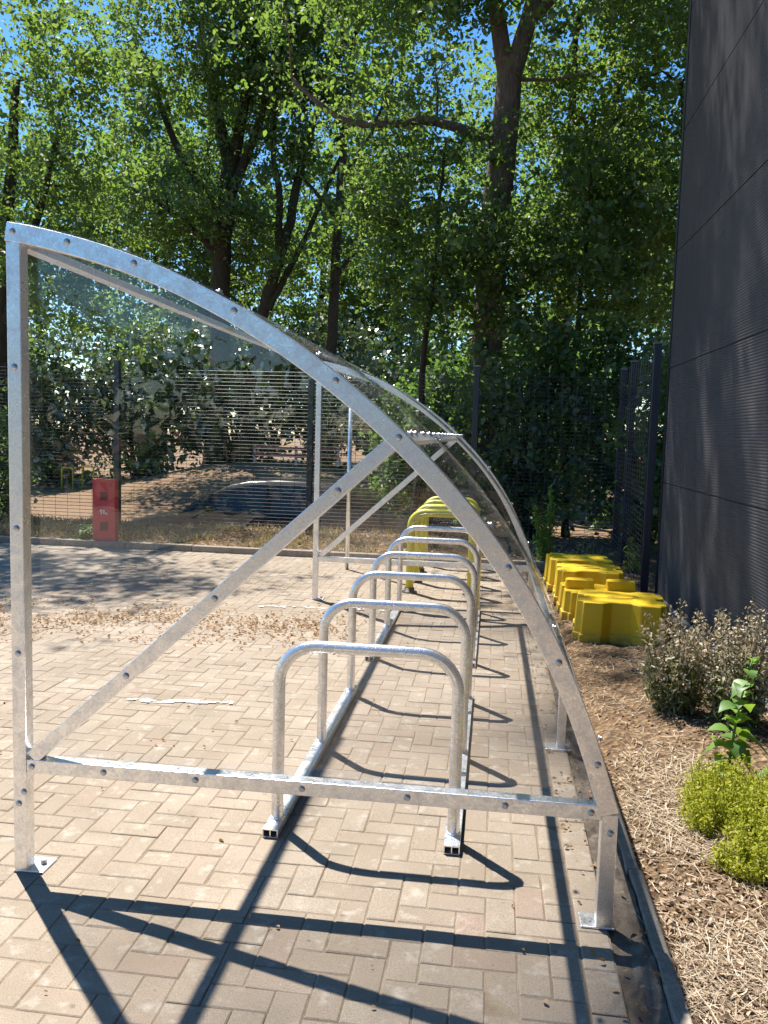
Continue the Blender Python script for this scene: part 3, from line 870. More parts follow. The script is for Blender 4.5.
# cabin: x, half width at roof, roof z (glasshouse with tumblehome)
cs = [(1.10, 0.74, 0.945, 0.93), (1.45, 0.70, 1.17, 0.92), (1.85, 0.64, 1.375, 0.93), (2.15, 0.62, 1.435, 0.93), (2.6, 0.615, 1.46, 0.93), (3.1, 0.61, 1.45, 0.93), (3.55, 0.60, 1.40, 0.94), (3.85, 0.62, 1.25, 0.95), (4.08, 0.70, 0.97, 0.95)]
mb = MB(); secs = []
for (x, hw, zt, zb_) in cs:
    hb = 0.83
    f = max(0.02, (zt - zb_) / 0.53); hw2 = hb + (hw - hb) * min(1, f)
    half = [(hb, zb_ - 0.03), (hb * 0.995, zb_), ((hb + hw2) / 2 + 0.012, (zb_ + zt) / 2), (hw2, zt - 0.02), (hw2 * 0.9, zt), (hw2 * 0.4, zt + 0.008)]
    secs.append([(x, -a, z) for a, z in half] + [(x, a, z) for a, z in reversed(half)])
loft(mb, secs); mb.build('cabin', M['car'], car)
def side_pane(pts, name):
    for s_ in (-1, 1):
        mb = MB(); q = []
        for (x, z) in pts:
            t_ = (z - 0.93) / 0.53; yv = 0.83 + (0.625 - 0.83) * t_ + 0.022
            q.append((x, s_ * yv, z))
        n = len(q)
        q2 = [(a, s_ * (abs(b2) - 0.02), c_) for a, b2, c_ in q]
        mb.add(q + q2, [tuple(range(n)), tuple(reversed(range(n, 2 * n)))] + [(i, (i + 1) % n, (i + 1) % n + n, i + n) for i in range(n)])
        mb.build(name, M['glass'], car)
side_pane([(1.48, 0.98), (2.42, 0.985), (2.44, 1.39), (2.15, 1.375), (1.86, 1.29), (1.62, 1.12)], 'front_window')
side_pane([(2.52, 0.985), (3.42, 1.0), (3.50, 1.20), (3.25, 1.355), (2.95, 1.385), (2.53, 1.39)], 'rear_window')
mb = MB(); mb.prism([(1.16, 0.985), (1.46, 1.185), (1.84, 1.385), (1.82, 1.40), (1.44, 1.20), (1.13, 0.995)], 'y', -0.58, 0.58); mb.build('windscreen', M['glass'], car)
for s_ in (-1, 1):
    mb = MB(); mb.box((1.62, s_ * 0.97, 1.0), (0.12, 0.2, 0.13)); mb.build('wing_mirror', M['car'], car, 0.03, 3)
    mb = MB(); mb.box((0.16, s_ * 0.62, 0.62), (0.22, 0.26, 0.12), s_ * 0.35); mb.build('headlight', M['lamp'], car, 0.02, 3)
    for x in (0.80, 3.38):
        mb = MB(); mb.tube([(x, s_ * 0.72, 0.31), (x, s_ * 0.905, 0.31)], 0.31, 28); wl = mb.build('wheel', M['tyre'], car, 0.02)
        mb = MB(); mb.tube([(x, s_ * 0.90, 0.31), (x, s_ * 0.912, 0.31)], 0.2, 20); mb.build('rim', M['alloy'], wl)
    mb = MB(); mb.box((2.28, s_ * 0.905, 0.83), (0.2, 0.02, 0.03)); mb.build('door_handle', M['car'], car, 0.006)

# yellow barrier hoops far away on the bank, low striped rail
for i, (x, wv, lab) in enumerate(((-13.72, 0.38, 'small distant thin yellow hoop at the left end of the leafy bank'), (-13.02, 0.38, 'small distant thin yellow hoop on the leafy bank, nearer the fence post'))):
    r_ = empty('bank_hoop', (x, 25.0, hgt(x, 25.0) - 0.05), lab, 'hoop barrier', 'thin yellow hoops on the bank')
    mb = MB(); mb.tube([(q[0], 0, q[2]) for q in hoop_path(wv, 0.78, 0.1)], 0.028, 10); mb.build('hoop_tube', M['yellow_paint'], r_)
    mb = MB()
    for xx in (0, wv): mb.tube([(xx, 0, 0), (xx, 0, 0.07)], 0.05, 10)
    mb.build('foot', M['dark'], r_)
r_ = empty('rail_barrier', (-7.6, 25.6, hgt(-7, 25.6)), 'low faded red rail barrier on the crest of the leafy bank', 'barrier')
for z in (0.28, 0.5):
    mb = MB(); mb.box((1.4, 0, z), (2.8, 0.05, 0.10)); mb.build('rail', M['redwhite'], r_, 0.006)
for x in (0.05, 1.4, 2.75):
    mb = MB(); mb.box((x, 0.06, 0.28), (0.08, 0.06, 0.6)); mb.build('upright', M['white'], r_, 0.006)

# ------------------------------------------------------------------ vegetation helpers
def leaf_cloud(rs_, centers, radii, counts, size, updir=0.35, aspect=0.62, clump_var=0.35, twigs=0, tw=0.30):
    """diamond leaves around clump centres; returns verts, rnd"""
    idx = np.repeat(np.arange(len(centers)), counts)
    n = len(idx)
    if twigs:
        off = np.clip(rs_.normal(0, 0.62, (len(centers), twigs, 3)), -1.4, 1.4)
        ts = rs_.uniform(0.6, 1.5, (len(centers), twigs))
        k_ = rs_.randint(0, twigs, n)
        g_ = off[idx, k_] + np.clip(rs_.normal(0, 0.5, (n, 3)), -1.3, 1.3) * (tw * ts[idx, k_])[:, None]
    else:
        g_ = rs_.normal(0, 0.5, (n, 3)); g_ = np.clip(g_, -1.25, 1.25)
    pos = centers[idx] + g_ * radii[idx]
    nr = rs_.normal(0, 1, (n, 3)); nr[:, 2] = nr[:, 2] + updir * 2
    nr /= np.linalg.norm(nr, axis=1)[:, None]
    ax = rs_.normal(0, 1, (n, 3)); ax[:, 2] -= 0.4
    ax -= nr * (ax * nr).sum(1)[:, None]; ax /= np.linalg.norm(ax, axis=1)[:, None]
    bx = np.cross(nr, ax)
    s_ = size * rs_.uniform(0.5, 1.45, n)[:, None]
    wd = s_ * aspect
    droop = nr * s_ * 0.12
    V = np.empty((n, 6, 3))
    for k_, (u_, v_, d_) in enumerate(((-0.5, 0.0, 1.0), (-0.18, 0.46, 0.1), (0.22, 0.38, 0.1), (0.5, 0.0, 1.1), (0.22, -0.38, 0.1), (-0.18, -0.46, 0.1))):
        V[:, k_] = pos + ax * s_ * u_ + bx * wd * v_ - droop * d_
    cv = rs_.uniform(-clump_var, clump_var, len(centers))
    rnd = np.clip(0.5 + cv[idx] + rs_.normal(0, 0.17, n), 0, 1)
    return V.reshape(-1, 3), rnd

def smooth_path(pts, k=4):
    pts = [Vector(q) for q in pts]; out = []
    P = [pts[0]] + pts + [pts[-1]]
    for i in range(1, len(P) - 2):
        for s_ in range(k):
            t = s_ / k; a, b2, c_, d_ = P[i - 1], P[i], P[i + 1], P[i + 2]
            out.append(0.5 * (2 * b2 + (c_ - a) * t + (2 * a - 5 * b2 + 4 * c_ - d_) * t * t + (-a + 3 * b2 - 3 * c_ + d_) * t ** 3))
    out.append(pts[-1]); return out

def tree(name, label, stems, crowns, nclump, per, leaf, leafmat, barkmat, seed, group=None, clump_r=0.62, cat='tree', zmin=None, ivy=None, extra=()):
    """stems: list of (points, r0, r1) in world metres; crowns: list of (centre, radii, share)"""
    rs_ = np.random.RandomState(seed); base = Vector(stems[0][0][0])
    root = empty(name, base, label, cat, group)
    mb = MB(); nodes = []; nrad = []
    for pts, r0, r1 in stems:
        sp = smooth_path(pts, 5)
        sp = [q + Vector((rs_.normal(0, 0.02), rs_.normal(0, 0.02), 0)) for q in sp]
        n = len(sp); rad = [r0 + (r1 - r0) * (i / (n - 1)) for i in range(n)]
        if abs(pts[0][2] - stems[0][0][0][2]) < 0.1: rad[0] *= 1.35
        mb.tube(sp, rad, 12)
        for q, r_ in zip(sp, rad): nodes.append(np.array(q)); nrad.append(r_)
    cs_ = []; tot = sum(c[2] for c in crowns)
    for c, r_, sh_ in crowns:
        k = int(nclump * sh_ / tot); m_ = 0
        while m_ < k:
            q = rs_.normal(0, 1, 3); q /= np.linalg.norm(q); q *= rs_.uniform(0.25, 1.0) ** 0.55
            pp = np.array(c) + q * np.array(r_)
            if zmin is not None and pp[2] < zmin: pp[2] = zmin + rs_.uniform(0, .5)
            cs_.append(pp); m_ += 1
    for c, r_, k in extra:                        # open, clumpy limb above the view, shaped to dapple wall and bed
        for _ in range(k):
            q = rs_.normal(0, 1, 3); q /= np.linalg.norm(q); q *= rs_.uniform(0.1, 1.0) ** 0.45
            cs_.append(np.array(c) + q * np.array(r_))
    cs_ = np.array(cs_)
    nodes_a = list(nodes)
    order = np.argsort([min(np.linalg.norm(np.array(nodes) - c, axis=1)) for c in cs_])
    NA = np.array(nodes_a); NR = list(nrad)
    for i in order:
        c = cs_[i]
        dv = NA - c; dd = np.linalg.norm(dv, axis=1) + np.maximum(0, dv[:, 2]) * 1.2
        j = int(np.argmin(dd)); a = NA[j]; L = np.linalg.norm(c - a)
        if L < 0.15: continue
        mid = (a + c) / 2 + rs_.normal(0, 0.07, 3) * L + np.array([0, 0, 0.10 * L])
        r0 = min(NR[j] * 0.62, 0.018 + 0.016 * L)
        pts = [Vector(a), Vector(a * 0.45 + mid * 0.55) , Vector(mid), Vector(mid * 0.4 + c * 0.6), Vector(c)]
        rr = [r0, r0 * 0.85, r0 * 0.68, r0 * 0.5, r0 * 0.28]
        mb.tube(pts, rr, 5, caps=False)
        NA = np.vstack([NA, [np.array(q) for q in pts[1:]]]); NR += rr[1:]
    mb.v = [(v[0] - base.x, v[1] - base.y, v[2] - base.z) for v in mb.v]
    mb.build('trunk', barkmat, root, fix=False)
    rad = np.stack([rs_.uniform(0.7, 1.25, len(cs_)) * clump_r, rs_.uniform(0.7, 1.25, len(cs_)) * clump_r, rs_.uniform(0.45, 0.8, len(cs_)) * clump_r], 1)
    V, rn = leaf_cloud(rs_, cs_ - np.array(base), rad, (per * rs_.uniform(0.4, 1.5, len(cs_))).astype(int), leaf, twigs=8, tw=0.42)
    fast_mesh('crown', V, 6, leafmat, root, rn)
    if ivy:
        z0_, z1_, rr_, n_ = ivy
        zz_ = z0_ + (z1_ - z0_) * rs_.uniform(0, 1, n_) ** 1.15
        st_ = np.array([tuple(q) for q in smooth_path(stems[0][0], 5)])
        cx_ = np.interp(zz_, st_[:, 2], st_[:, 0]); cy_ = np.interp(zz_, st_[:, 2], st_[:, 1])
        ang = rs_.uniform(0, 2 * PI, n_); wob = 0.75 + 0.35 * np.sin(ang * 3 + zz_ * 2.3) + 0.25 * np.sin(zz_ * 5.1)
        r2_ = rr_ * wob * np.clip((z1_ - zz_) / 1.2, 0.6, 1.0) + rs_.normal(0, 0.06, n_)
        pc = np.stack([cx_ + np.cos(ang) * r2_, cy_ + np.sin(ang) * r2_, zz_], 1) - np.array(base)
        V, rn = leaf_cloud(rs_, pc, np.full((n_, 3), 0.05), np.ones(n_, int), 0.115, 0.1, 0.8, 0.3)
        fast_mesh('ivy', V, 6, M['leaf_dark'], root, rn)
    return root

B0 = lambda x, y: hgt(x, y) - 0.15
# main trees, trunks where the photograph shows them
tree('oak_tree', 'big forked tree with thick pinkish grey trunk, tallest behind the fence',
     [([(-0.30, 15, B0(-.3, 15)), (-0.20, 15, 4.0), (-0.14, 15, 5.7), (-0.02, 15, 7.05), (0.03, 15, 8.1)], 0.29, 0.205),
      ([(-0.02, 15, 7.7), (-0.28, 15, 9.0), (-0.5, 14.8, 11.5), (-0.8, 14.5, 15.5)], 0.17, 0.06),
      ([(0.02, 15, 7.7), (0.36, 15, 9.0), (0.9, 15.3, 11.5), (1.2, 15.6, 16.0)], 0.18, 0.06),
      ([(-0.2, 14.9, 8.6), (-0.9, 13.6, 10.6), (-1.8, 12.3, 12.4), (-2.6, 11.6, 13.6)], 0.13, 0.04),
      ([(-0.1, 15, 6.6), (-1.2, 14.6, 6.9), (-2.6, 14.3, 6.8), (-3.6, 14.0, 7.4)], 0.10, 0.03),
      ([(0.2, 15, 8.6), (1.6, 14.4, 9.6), (2.6, 13.8, 10.2)], 0.10, 0.03)],
     [((-0.4, 14.2, 13.5), (4.2, 3.2, 5.2), 1.0), ((-2.6, 14.0, 7.8), (2.0, 1.5, 1.6), 0.13), ((2.1, 14.0, 8.6), (1.5, 1.4, 2.2), 0.14), ((-1.1, 14.4, 9.3), (1.1, 0.9, 1.3), 0.10), ((0.0, 16.4, 6.5), (2.2, 0.9, 2.0), 0.08)],
     250, 230, 0.096, M['leaf_oak'], M['bark'], 1, extra=[((-2.4, 11.6, 13.2), (1.9, 2.4, 3.4), 36), ((-3.5, 11.2, 13.0), (0.8, 1.0, 1.3), 6)], clump_r=0.7, ivy=(0.2, 6.0, 0.42, 3800))
tree('slender_tree', 'slender straight dark trunked tree with open crown right of the leaning tree',
     [([(-5.3, 26, B0(-5.3, 26)), (-5.2, 26, 4.65), (-5.11, 26, 7.26), (-4.97, 26, 10.1), (-4.76, 26, 12.9), (-4.4, 26, 15.5)], 0.20, 0.06),
      ([(-5.15, 26, 6.4), (-4.3, 25.8, 7.3), (-3.4, 25.5, 7.5)], 0.08, 0.03),
      ([(-5.05, 26, 8.2), (-6.1, 25.8, 9.3), (-6.9, 25.6, 10.4)], 0.08, 0.03), ([(-5.0, 26, 9.4), (-4.1, 25.7, 10.6), (-3.4, 25.6, 12.2)], 0.08, 0.03)],
     [((-4.6, 25.9, 13.2), (3.4, 2.6, 3.2), 1.0), ((-3.6, 25.4, 7.6), (1.6, 1.2, 1.3), 0.16), ((-6.6, 25.5, 10.2), (1.5, 1.2, 1.2), 0.16)], 100, 210, 0.13, M['leaf_oak'], M['bark_dark'], 2, clump_r=0.8)
tree('leaning_tree', 'dark twin stemmed tree leaning to the right beside the slender straight tree',
     [([(-8.0, 26, B0(-8, 26)), (-7.5, 26, 5.0), (-7.07, 26, 6.48), (-6.6, 26, 8.16), (-6.25, 26, 9.97), (-5.78, 26, 11.5), (-5.2, 26, 13.3), (-4.6, 26, 15.5)], 0.21, 0.07),
      ([(-7.0, 26, 6.7), (-6.9, 25.8, 8.6), (-7.1, 25.7, 10.8), (-6.8, 25.6, 13.5)], 0.14, 0.05),
      ([(-7.3, 26, 5.4), (-6.3, 26.2, 7.4), (-5.6, 26.3, 9.0), (-4.9, 26.3, 10.7)], 0.12, 0.04)],
     [((-6.8, 25.9, 13.6), (3.2, 2.4, 3.0), 1.0), ((-8.6, 25.4, 8.4), (1.5, 1.2, 1.2), 0.15)], 95, 210, 0.13, M['leaf_oak'], M['bark_dark'], 3, clump_r=0.8)
tree('spreading_tree', 'thick dark trunk splitting into many upright limbs behind the top of the end frame',
     [([(-8.9, 26, B0(-8.9, 26)), (-8.85, 26, 5.0), (-8.8, 26, 7.4), (-8.65, 26, 9.0), (-8.52, 26, 10.2)], 0.33, 0.26),
      ([(-8.55, 26, 9.6), (-9.0, 25.9, 11.6), (-9.5, 25.7, 14.0)], 0.22, 0.07),
      ([(-8.50, 26, 9.8), (-7.95, 26, 12.9), (-7.7, 26.1, 15)], 0.21, 0.07),
      ([(-8.6, 26, 8.8), (-7.4, 25.6, 11.4), (-6.9, 25.3, 14.0)], 0.17, 0.05),
      ([(-8.7, 26, 8.2), (-10.2, 25.7, 10.3), (-11.1, 25.4, 13.0)], 0.18, 0.05), ([(-8.8, 26, 7.0), (-10.4, 25.6, 8.4), (-12.0, 25.4, 9.2)], 0.12, 0.04)],
     [((-9.0, 25.8, 13.6), (4.2, 2.8, 3.3), 1.0), ((-11.0, 25.2, 9.0), (2.4, 1.6, 1.9), 0.3), ((-7.2, 26.6, 7.2), (2.4, 1.2, 2.0), 0.15)], 190, 210, 0.13, M['leaf_oak'], M['bark_dark'], 4, clump_r=0.85)
tree('hazel_tree', 'leafy many branched tree at the left edge of the wood, bright at its top',
     [([(-9.9, 15.6, B0(-9.9, 15.6)), (-9.8, 15.6, 3.0), (-9.5, 15.4, 5.5), (-9.2, 15.2, 8.0)], 0.22, 0.07),
      ([(-9.8, 15.6, 3.4), (-8.9, 15.2, 5.2), (-8.2, 15.0, 7.2)], 0.11, 0.04),
      ([(-9.7, 15.6, 4.2), (-10.6, 15.2, 6.4), (-11, 15.0, 8.4)], 0.11, 0.04)],
     [((-9.4, 14.9, 7.2), (2.7, 2.3, 3.0), 1.0), ((-8.2, 15.4, 4.3), (1.4, 1.2, 1.2), 0.25), ((-8.9, 12.2, 9.3), (1.7, 1.5, 1.3), 0.3), ((-7.5, 11.6, 9.3), (1.4, 1.2, 0.9), 0.2)], 165, 220, 0.094, M['leaf_oak'], M['bark_dark'], 5)
tree('twin_ash', 'pair of thin dark stems rising right of the big forked tree',
     [([(1.0, 17, B0(1, 17)), (1.15, 17, 3.5), (1.23, 17, 5.1), (1.2, 17, 7.5), (1.3, 17, 10)], 0.15, 0.05),
      ([(1.1, 17, B0(1, 17) + .3), (1.35, 17, 4.5), (1.65, 17, 6.2), (2.1, 17, 8.5), (2.3, 17, 10)], 0.13, 0.04)],
     [((1.7, 16.8, 8.6), (2.0, 1.6, 2.4), 1.0), ((2.4, 16.2, 5.4), (1.5, 1.2, 1.3), 0.4)], 85, 215, 0.094, M['leaf_oak'], M['bark_dark'], 6)
tree('sapling', 'young leafy tree with low crown standing just left of the big forked trunk',
     [([(-1.3, 14.2, B0(-1.3, 14.2)), (-1.25, 14.2, 2.5), (-1.1, 14.1, 4.5), (-1.0, 14.0, 6.4)], 0.07, 0.02)],
     [((-1.1, 14.1, 5.0), (1.3, 0.9, 1.9), 1.0)], 55, 210, 0.09, M['leaf_oak'], M['bark_dark'], 8, clump_r=0.55)
tree('sapling', 'young leafy tree with low crown standing in front of the thin twin stems',
     [([(1.3, 14.6, B0(1.3, 14.6)), (1.25, 14.6, 2.5), (1.35, 14.5, 4.5), (1.4, 14.4, 6.0)], 0.07, 0.02)],
     [((1.35, 14.5, 4.9), (1.3, 0.9, 1.7), 1.0)], 55, 210, 0.09, M['leaf_oak'], M['bark_dark'], 9, clump_r=0.55)
tree('roadside_tree', 'broad tree with light green leaves close behind the building corner',
     [([(4.3, 15.5, B0(4.3, 15.5)), (4.2, 15.5, 3.0), (3.9, 15.3, 6.0), (3.7, 15.2, 9.5)], 0.24, 0.07),
      ([(4.2, 15.5, 3.4), (3.2, 15.0, 5.5), (2.8, 14.8, 7.5)], 0.11, 0.04)],
     [((3.9, 15.3, 8.0), (2.6, 2.2, 4.6), 1.0)], 130, 220, 0.094, M['leaf_oak'], M['bark_dark'], 7)
# woodland behind, each tree on its own
far = [(-18.5, 32, 14.5, 'far leafy tree at the left end of the woodland behind the bank'),
       (-14.5, 34.5, 15.5, 'far round tree behind the left edge tree'),
       (-11.2, 31.5, 14.5, 'far tree behind the thick trunk with many limbs'),
       (-3.9, 32, 13.5, 'far tree seen behind the slender straight trunk'),
       (-7.6, 36, 15.0, 'far tall tree seen between thick trunk and leaning tree'),
       (-0.2, 36, 16.5, 'far tree hidden partly by the big forked tree'),
       (3.6, 31, 13.5, 'far tree seen behind the thin twin stems'),
       (7.4, 33, 14.5, 'far tree at the right end of the woodland by the building')]
for i, (x, y, h, lab) in enumerate(far):
    z0 = B0(x, y)
    tree('woodland_tree', lab, [([(x, y, z0), (x + 0.2, y, 3), (x - 0.1, y, 7), (x, y, h - 1.5)], 0.24, 0.06)],
         [((x, y, h * 0.60), (3.1, 2.4, h * 0.40), 1.0)], 125, 190, 0.16, M['leaf_far'], M['bark_dark'], 20 + i, 'woodland trees on and behind the bank', clump_r=0.85)

def shrub(name, label, x, y, rx, ry, h, nclump, per, leaf, mat, seed, cr=0.42, group=None, cat='shrub'):
    rs_ = np.random.RandomState(seed); z0 = hgt(x, y) - 0.05
    root = empty(name, (x, y, z0), label, cat, group)
    cs_ = []
    while len(cs_) < nclump:
        q = rs_.normal(0, 1, 3); q /= np.linalg.norm(q); q *= rs_.uniform(0.2, 1) ** 0.5
        pp = np.array([q[0] * rx, q[1] * ry, h * 0.5 + q[2] * h * 0.5])
        if pp[2] > 0.05: cs_.append(pp)
    cs_ = np.array(cs_)
    mb = MB()
    for k in range(min(40, nclump)):
        c = cs_[k]; a = Vector((rs_.normal(0, .12), rs_.normal(0, .12), 0))
        mid = Vector((c[0] * 0.4 + rs_.normal(0, .08), c[1] * 0.4 + rs_.normal(0, .08), c[2] * 0.6))
        mb.tube([a, mid, Vector(c)], [0.028, 0.018, 0.006], 5, caps=False)
    mb.build('stem', M['bark_dark'], root, fix=False)
    rad = rs_.uniform(0.7, 1.3, (len(cs_), 3)) * cr
    V, rn = leaf_cloud(rs_, cs_, rad, (per * rs_.uniform(0.5, 1.4, len(cs_))).astype(int), leaf, twigs=7, tw=0.45)
    fast_mesh('foliage', V, 6, mat, root, rn)
    return root
# dense dark growth right behind the fence at the right
shrub('laurel_bush', 'tall dark ivy covered bush behind the fence, right of the roof curve', 0.55, 14.2, 1.2, 0.9, 4.0, 70, 150, 0.10, M['leaf_dark'], 40)
shrub('laurel_bush', 'tall dark bush filling the fence corner beside the building', 2.4, 14.0, 1.3, 0.9, 3.9, 75, 150, 0.10, M['leaf_dark'], 41)
shrub('laurel_bush', 'dark bush behind the fence, left of the fence post above the roof curve', -1.05, 15.8, 1.3, 0.8, 3.7, 70, 140, 0.105, M['leaf_dark'], 42)
shrub('laurel_bush', 'dark leafy bush behind the side fence return', 3.2, 11.5, 1.2, 1.3, 3.3, 70, 130, 0.10, M['leaf_dark'], 43)
shrub('laurel_bush', 'dark bush at the left edge behind the fence', -9.5, 14.0, 1.0, 0.8, 3.2, 60, 140, 0.10, M['leaf_dark'], 44)
shrub('laurel_bush', 'broad dark bush beyond the left edge, low against the fence', -11.4, 14.2, 1.4, 0.9, 2.9, 60, 120, 0.105, M['leaf_dark'], 45)
# paler growth along the crest of the bank
bank = [(-14.8, 26.6, 2.2, 4.6, 'pale glossy shrub at the left end of the bank, behind the thin yellow hoops'),
        (-11.6, 26.9, 2.1, 5.4, 'pale glossy shrub on the bank just left of the dark fence post'),
        (-8.6, 26.9, 2.0, 4.6, 'pale glossy shrub on the bank right of the dark fence post'),
        (-5.6, 27.2, 2.0, 4.8, 'pale green shrub on the bank above the parked car'),
        (-2.6, 26.8, 2.0, 4.2, 'green shrub on the bank behind the far end frame'),
        (0.6, 26.4, 2.2, 4.4, 'green shrub at the right end of the bank')]
for i, (x, y, r_, h, lab) in enumerate(bank):
    shrub('bank_shrub', lab, x, y, r_, 1.3, h, 75, 95, 0.20, M['leaf_pale'], 60 + i, 0.6, 'shrubs along the crest of the bank')
under = [(-16.6, 25.5, 1.8, 5.4, 'dark understorey bush at the far left below the edge tree'), (-12.6, 28.2, 2.2, 6.4, 'tall dark understorey bush on the bank, left of the thick many limbed trunk'), (-1.1, 19.5, 1.6, 4.8, 'dark understorey bush left of the big forked tree'), (1.2, 19.0, 1.6, 4.4, 'dark understorey bush right of the big forked tree')]
for i, (x, y, r_, h, lab) in enumerate(under):
    shrub('understorey_bush', lab, x, y, r_, 1.2, h, 75, 110, 0.14, M['leaf_dark'], 80 + i, 0.55)

# hedge out of view behind the camera, put in to bound the mirrored sky
rs_ = np.random.RandomState(90); root = empty('added_hedge', (-2, -11, -0.05), 'tall dark hedge out of view behind the camera, put in to bound the sky mirrored in the end panel', 'added_hedge')
nh = 420; cs_ = np.stack([rs_.uniform(-14, 13, nh), rs_.normal(0, .45, nh), rs_.uniform(0.1, 3.3, nh) + 0.0], 1); cs_[:, 2] *= 1.0 + 0.16 * np.sin(cs_[:, 0] * 0.7)
V, rn = leaf_cloud(rs_, cs_, np.full((nh, 3), 0.7), np.full(nh, 30), 0.26); fast_mesh('foliage', V, 6, M['leaf_dark'], root, rn)
mb = MB()
for i in range(28): mb.tube([(-14 + i, 0, 0), (-14 + i + rs_.normal(0, .2), 0, 1.5), (-14 + i + rs_.normal(0, .3), 0, 3.0)], [0.05, 0.035, 0.012], 6, caps=False)
mb.build('stem', M['bark_dark'], root, fix=False)

# ------------------------------------------------------------------ strips: straw, dead leaves, grass blades
def blades(rs_, n, xy, zf, length, width, lie, bend=0.25):
    """ribbons of two quads. lie=1 flat, 0 upright"""
    V = []
    px, py = xy
    pz = np.array([zf(a, c) for a, c in zip(px, py)])
    az_ = rs_.uniform(0, 2 * PI, n); L = length * rs_.uniform(0.4, 1.5, n); W = width * rs_.uniform(0.6, 1.5, n)
    el_ = np.where(lie, rs_.uniform(-0.05, 0.35, n), rs_.uniform(0.7, 1.5, n))
    d = np.stack([np.cos(az_) * np.cos(el_), np.sin(az_) * np.cos(el_), np.sin(el_)], 1)
    sd = np.stack([-np.sin(az_), np.cos(az_), rs_.normal(0, .3, n)], 1)
    sd /= np.linalg.norm(sd, axis=1)[:, None]
    p0 = np.stack([px, py, pz], 1)
    bv = rs_.normal(0, bend, (n, 3)); bv[:, 2] = -np.abs(bv[:, 2]) * np.where(lie, 0.3, 1.0)
    p1 = p0 + d * (L * 0.5)[:, None]; p2 = p1 + (d + bv) * (L * 0.5)[:, None]
    w0 = sd * (W * 0.5)[:, None]; w2 = w0 * 0.35
    q = np.empty((n, 2, 4, 3))
    q[:, 0, 0] = p0 - w0; q[:, 0, 1] = p0 + w0; q[:, 0, 2] = p1 + w0; q[:, 0, 3] = p1 - w0
    q[:, 1, 0] = p1 - w0; q[:, 1, 1] = p1 + w0; q[:, 1, 2] = p2 + w2; q[:, 1, 3] = p2 - w2
    rn = np.repeat(rs_.uniform(0, 1, n), 2)
    return q.reshape(-1, 3), rn
def litter(rs_, n, xy, zf, size):
    px, py = xy
    pz = np.array([zf(a, c) for a, c in zip(px, py)]) + rs_.uniform(0.002, 0.02, n) * size / 0.05
    az_ = rs_.uniform(0, 2 * PI, n); s_ = size * rs_.uniform(0.45, 1.4, n)
    nr = rs_.normal(0, 0.38, (n, 3)); nr[:, 2] = 1; nr /= np.linalg.norm(nr, axis=1)[:, None]
    ax = np.stack([np.cos(az_), np.sin(az_), np.zeros(n)], 1); ax -= nr * (ax * nr).sum(1)[:, None]; ax /= np.linalg.norm(ax, axis=1)[:, None]
    bx = np.cross(nr, ax); p0 = np.stack([px, py, pz], 1)
    cur = nr * (s_ * rs_.uniform(0.05, 0.35, n))[:, None]
    a_ = ax * s_[:, None] * 0.5; b2 = bx * (s_ * rs_.uniform(0.2, 0.36, n))[:, None]
    # two folded halves, five-point outline
    q = np.empty((n, 2, 4, 3))
    q[:, 0, 0] = p0 - a_; q[:, 0, 1] = p0 - a_ * 0.2 + b2 + cur; q[:, 0, 2] = p0 + a_ * 0.45 + b2 * 0.8 + cur; q[:, 0, 3] = p0 + a_
    q[:, 1, 0] = p0 - a_; q[:, 1, 1] = p0 + a_; q[:, 1, 2] = p0 + a_ * 0.45 - b2 * 0.8 + cur; q[:, 1, 3] = p0 - a_ * 0.2 - b2 + cur
    return q.reshape(-1, 3), np.repeat(rs_.uniform(0, 1, n), 2)

rs = np.random.RandomState(11)
def scatter(n, x0, x1, y0, y1, dens=None):
    xs, ys2 = [], []
    while len(xs) < n:
        a = rs.uniform(x0, x1); c = rs.uniform(y0, y1)
        if dens is None or rs.uniform() < dens(a, c): xs.append(a); ys2.append(c)
    return np.array(xs), np.array(ys2)
nz = lambda a, c, s_=2.0, o_=0.0: mnoise.noise(Vector((a * s_, c * s_, o_)))
bedd = lambda a, c: min(1, (0.06 + 1.3 * max(0, nz(a, c, 1.8, 3) + 0.18)) * (1.0 if c < 3.3 else 0.4 if c < 4.2 else 0.12))
n_straw = 11000
V, rn = blades(rs, n_straw, scatter(n_straw, 0.60, 1.75, 1.9, 9.5, bedd), lambda a, c: hgt(a, c) + 0.006, 0.085, 0.0026, np.ones(n_straw, bool), 0.35)
tag(fast_mesh('straw', V, 4, M['straw'], None, rn), 'dry straw lying over the soil of the planting bed', 'straw', kind='stuff')
V, rn = litter(rs, 6000, scatter(6000, 0.60, 1.72, 1.9, 10.5, lambda a, c: min(1, 0.4 + nz(a, c, 2.2, 8)) * (1 if c < 3.4 else 0.4 if c < 4.5 else 0.15)), lambda a, c: hgt(a, c) + 0.002, 0.024)
tag(fast_mesh('leaf_litter', V, 4, M['dead_leaf'], None, rn), 'curled dead leaves scattered on the planting bed', 'dead leaves', kind='stuff')
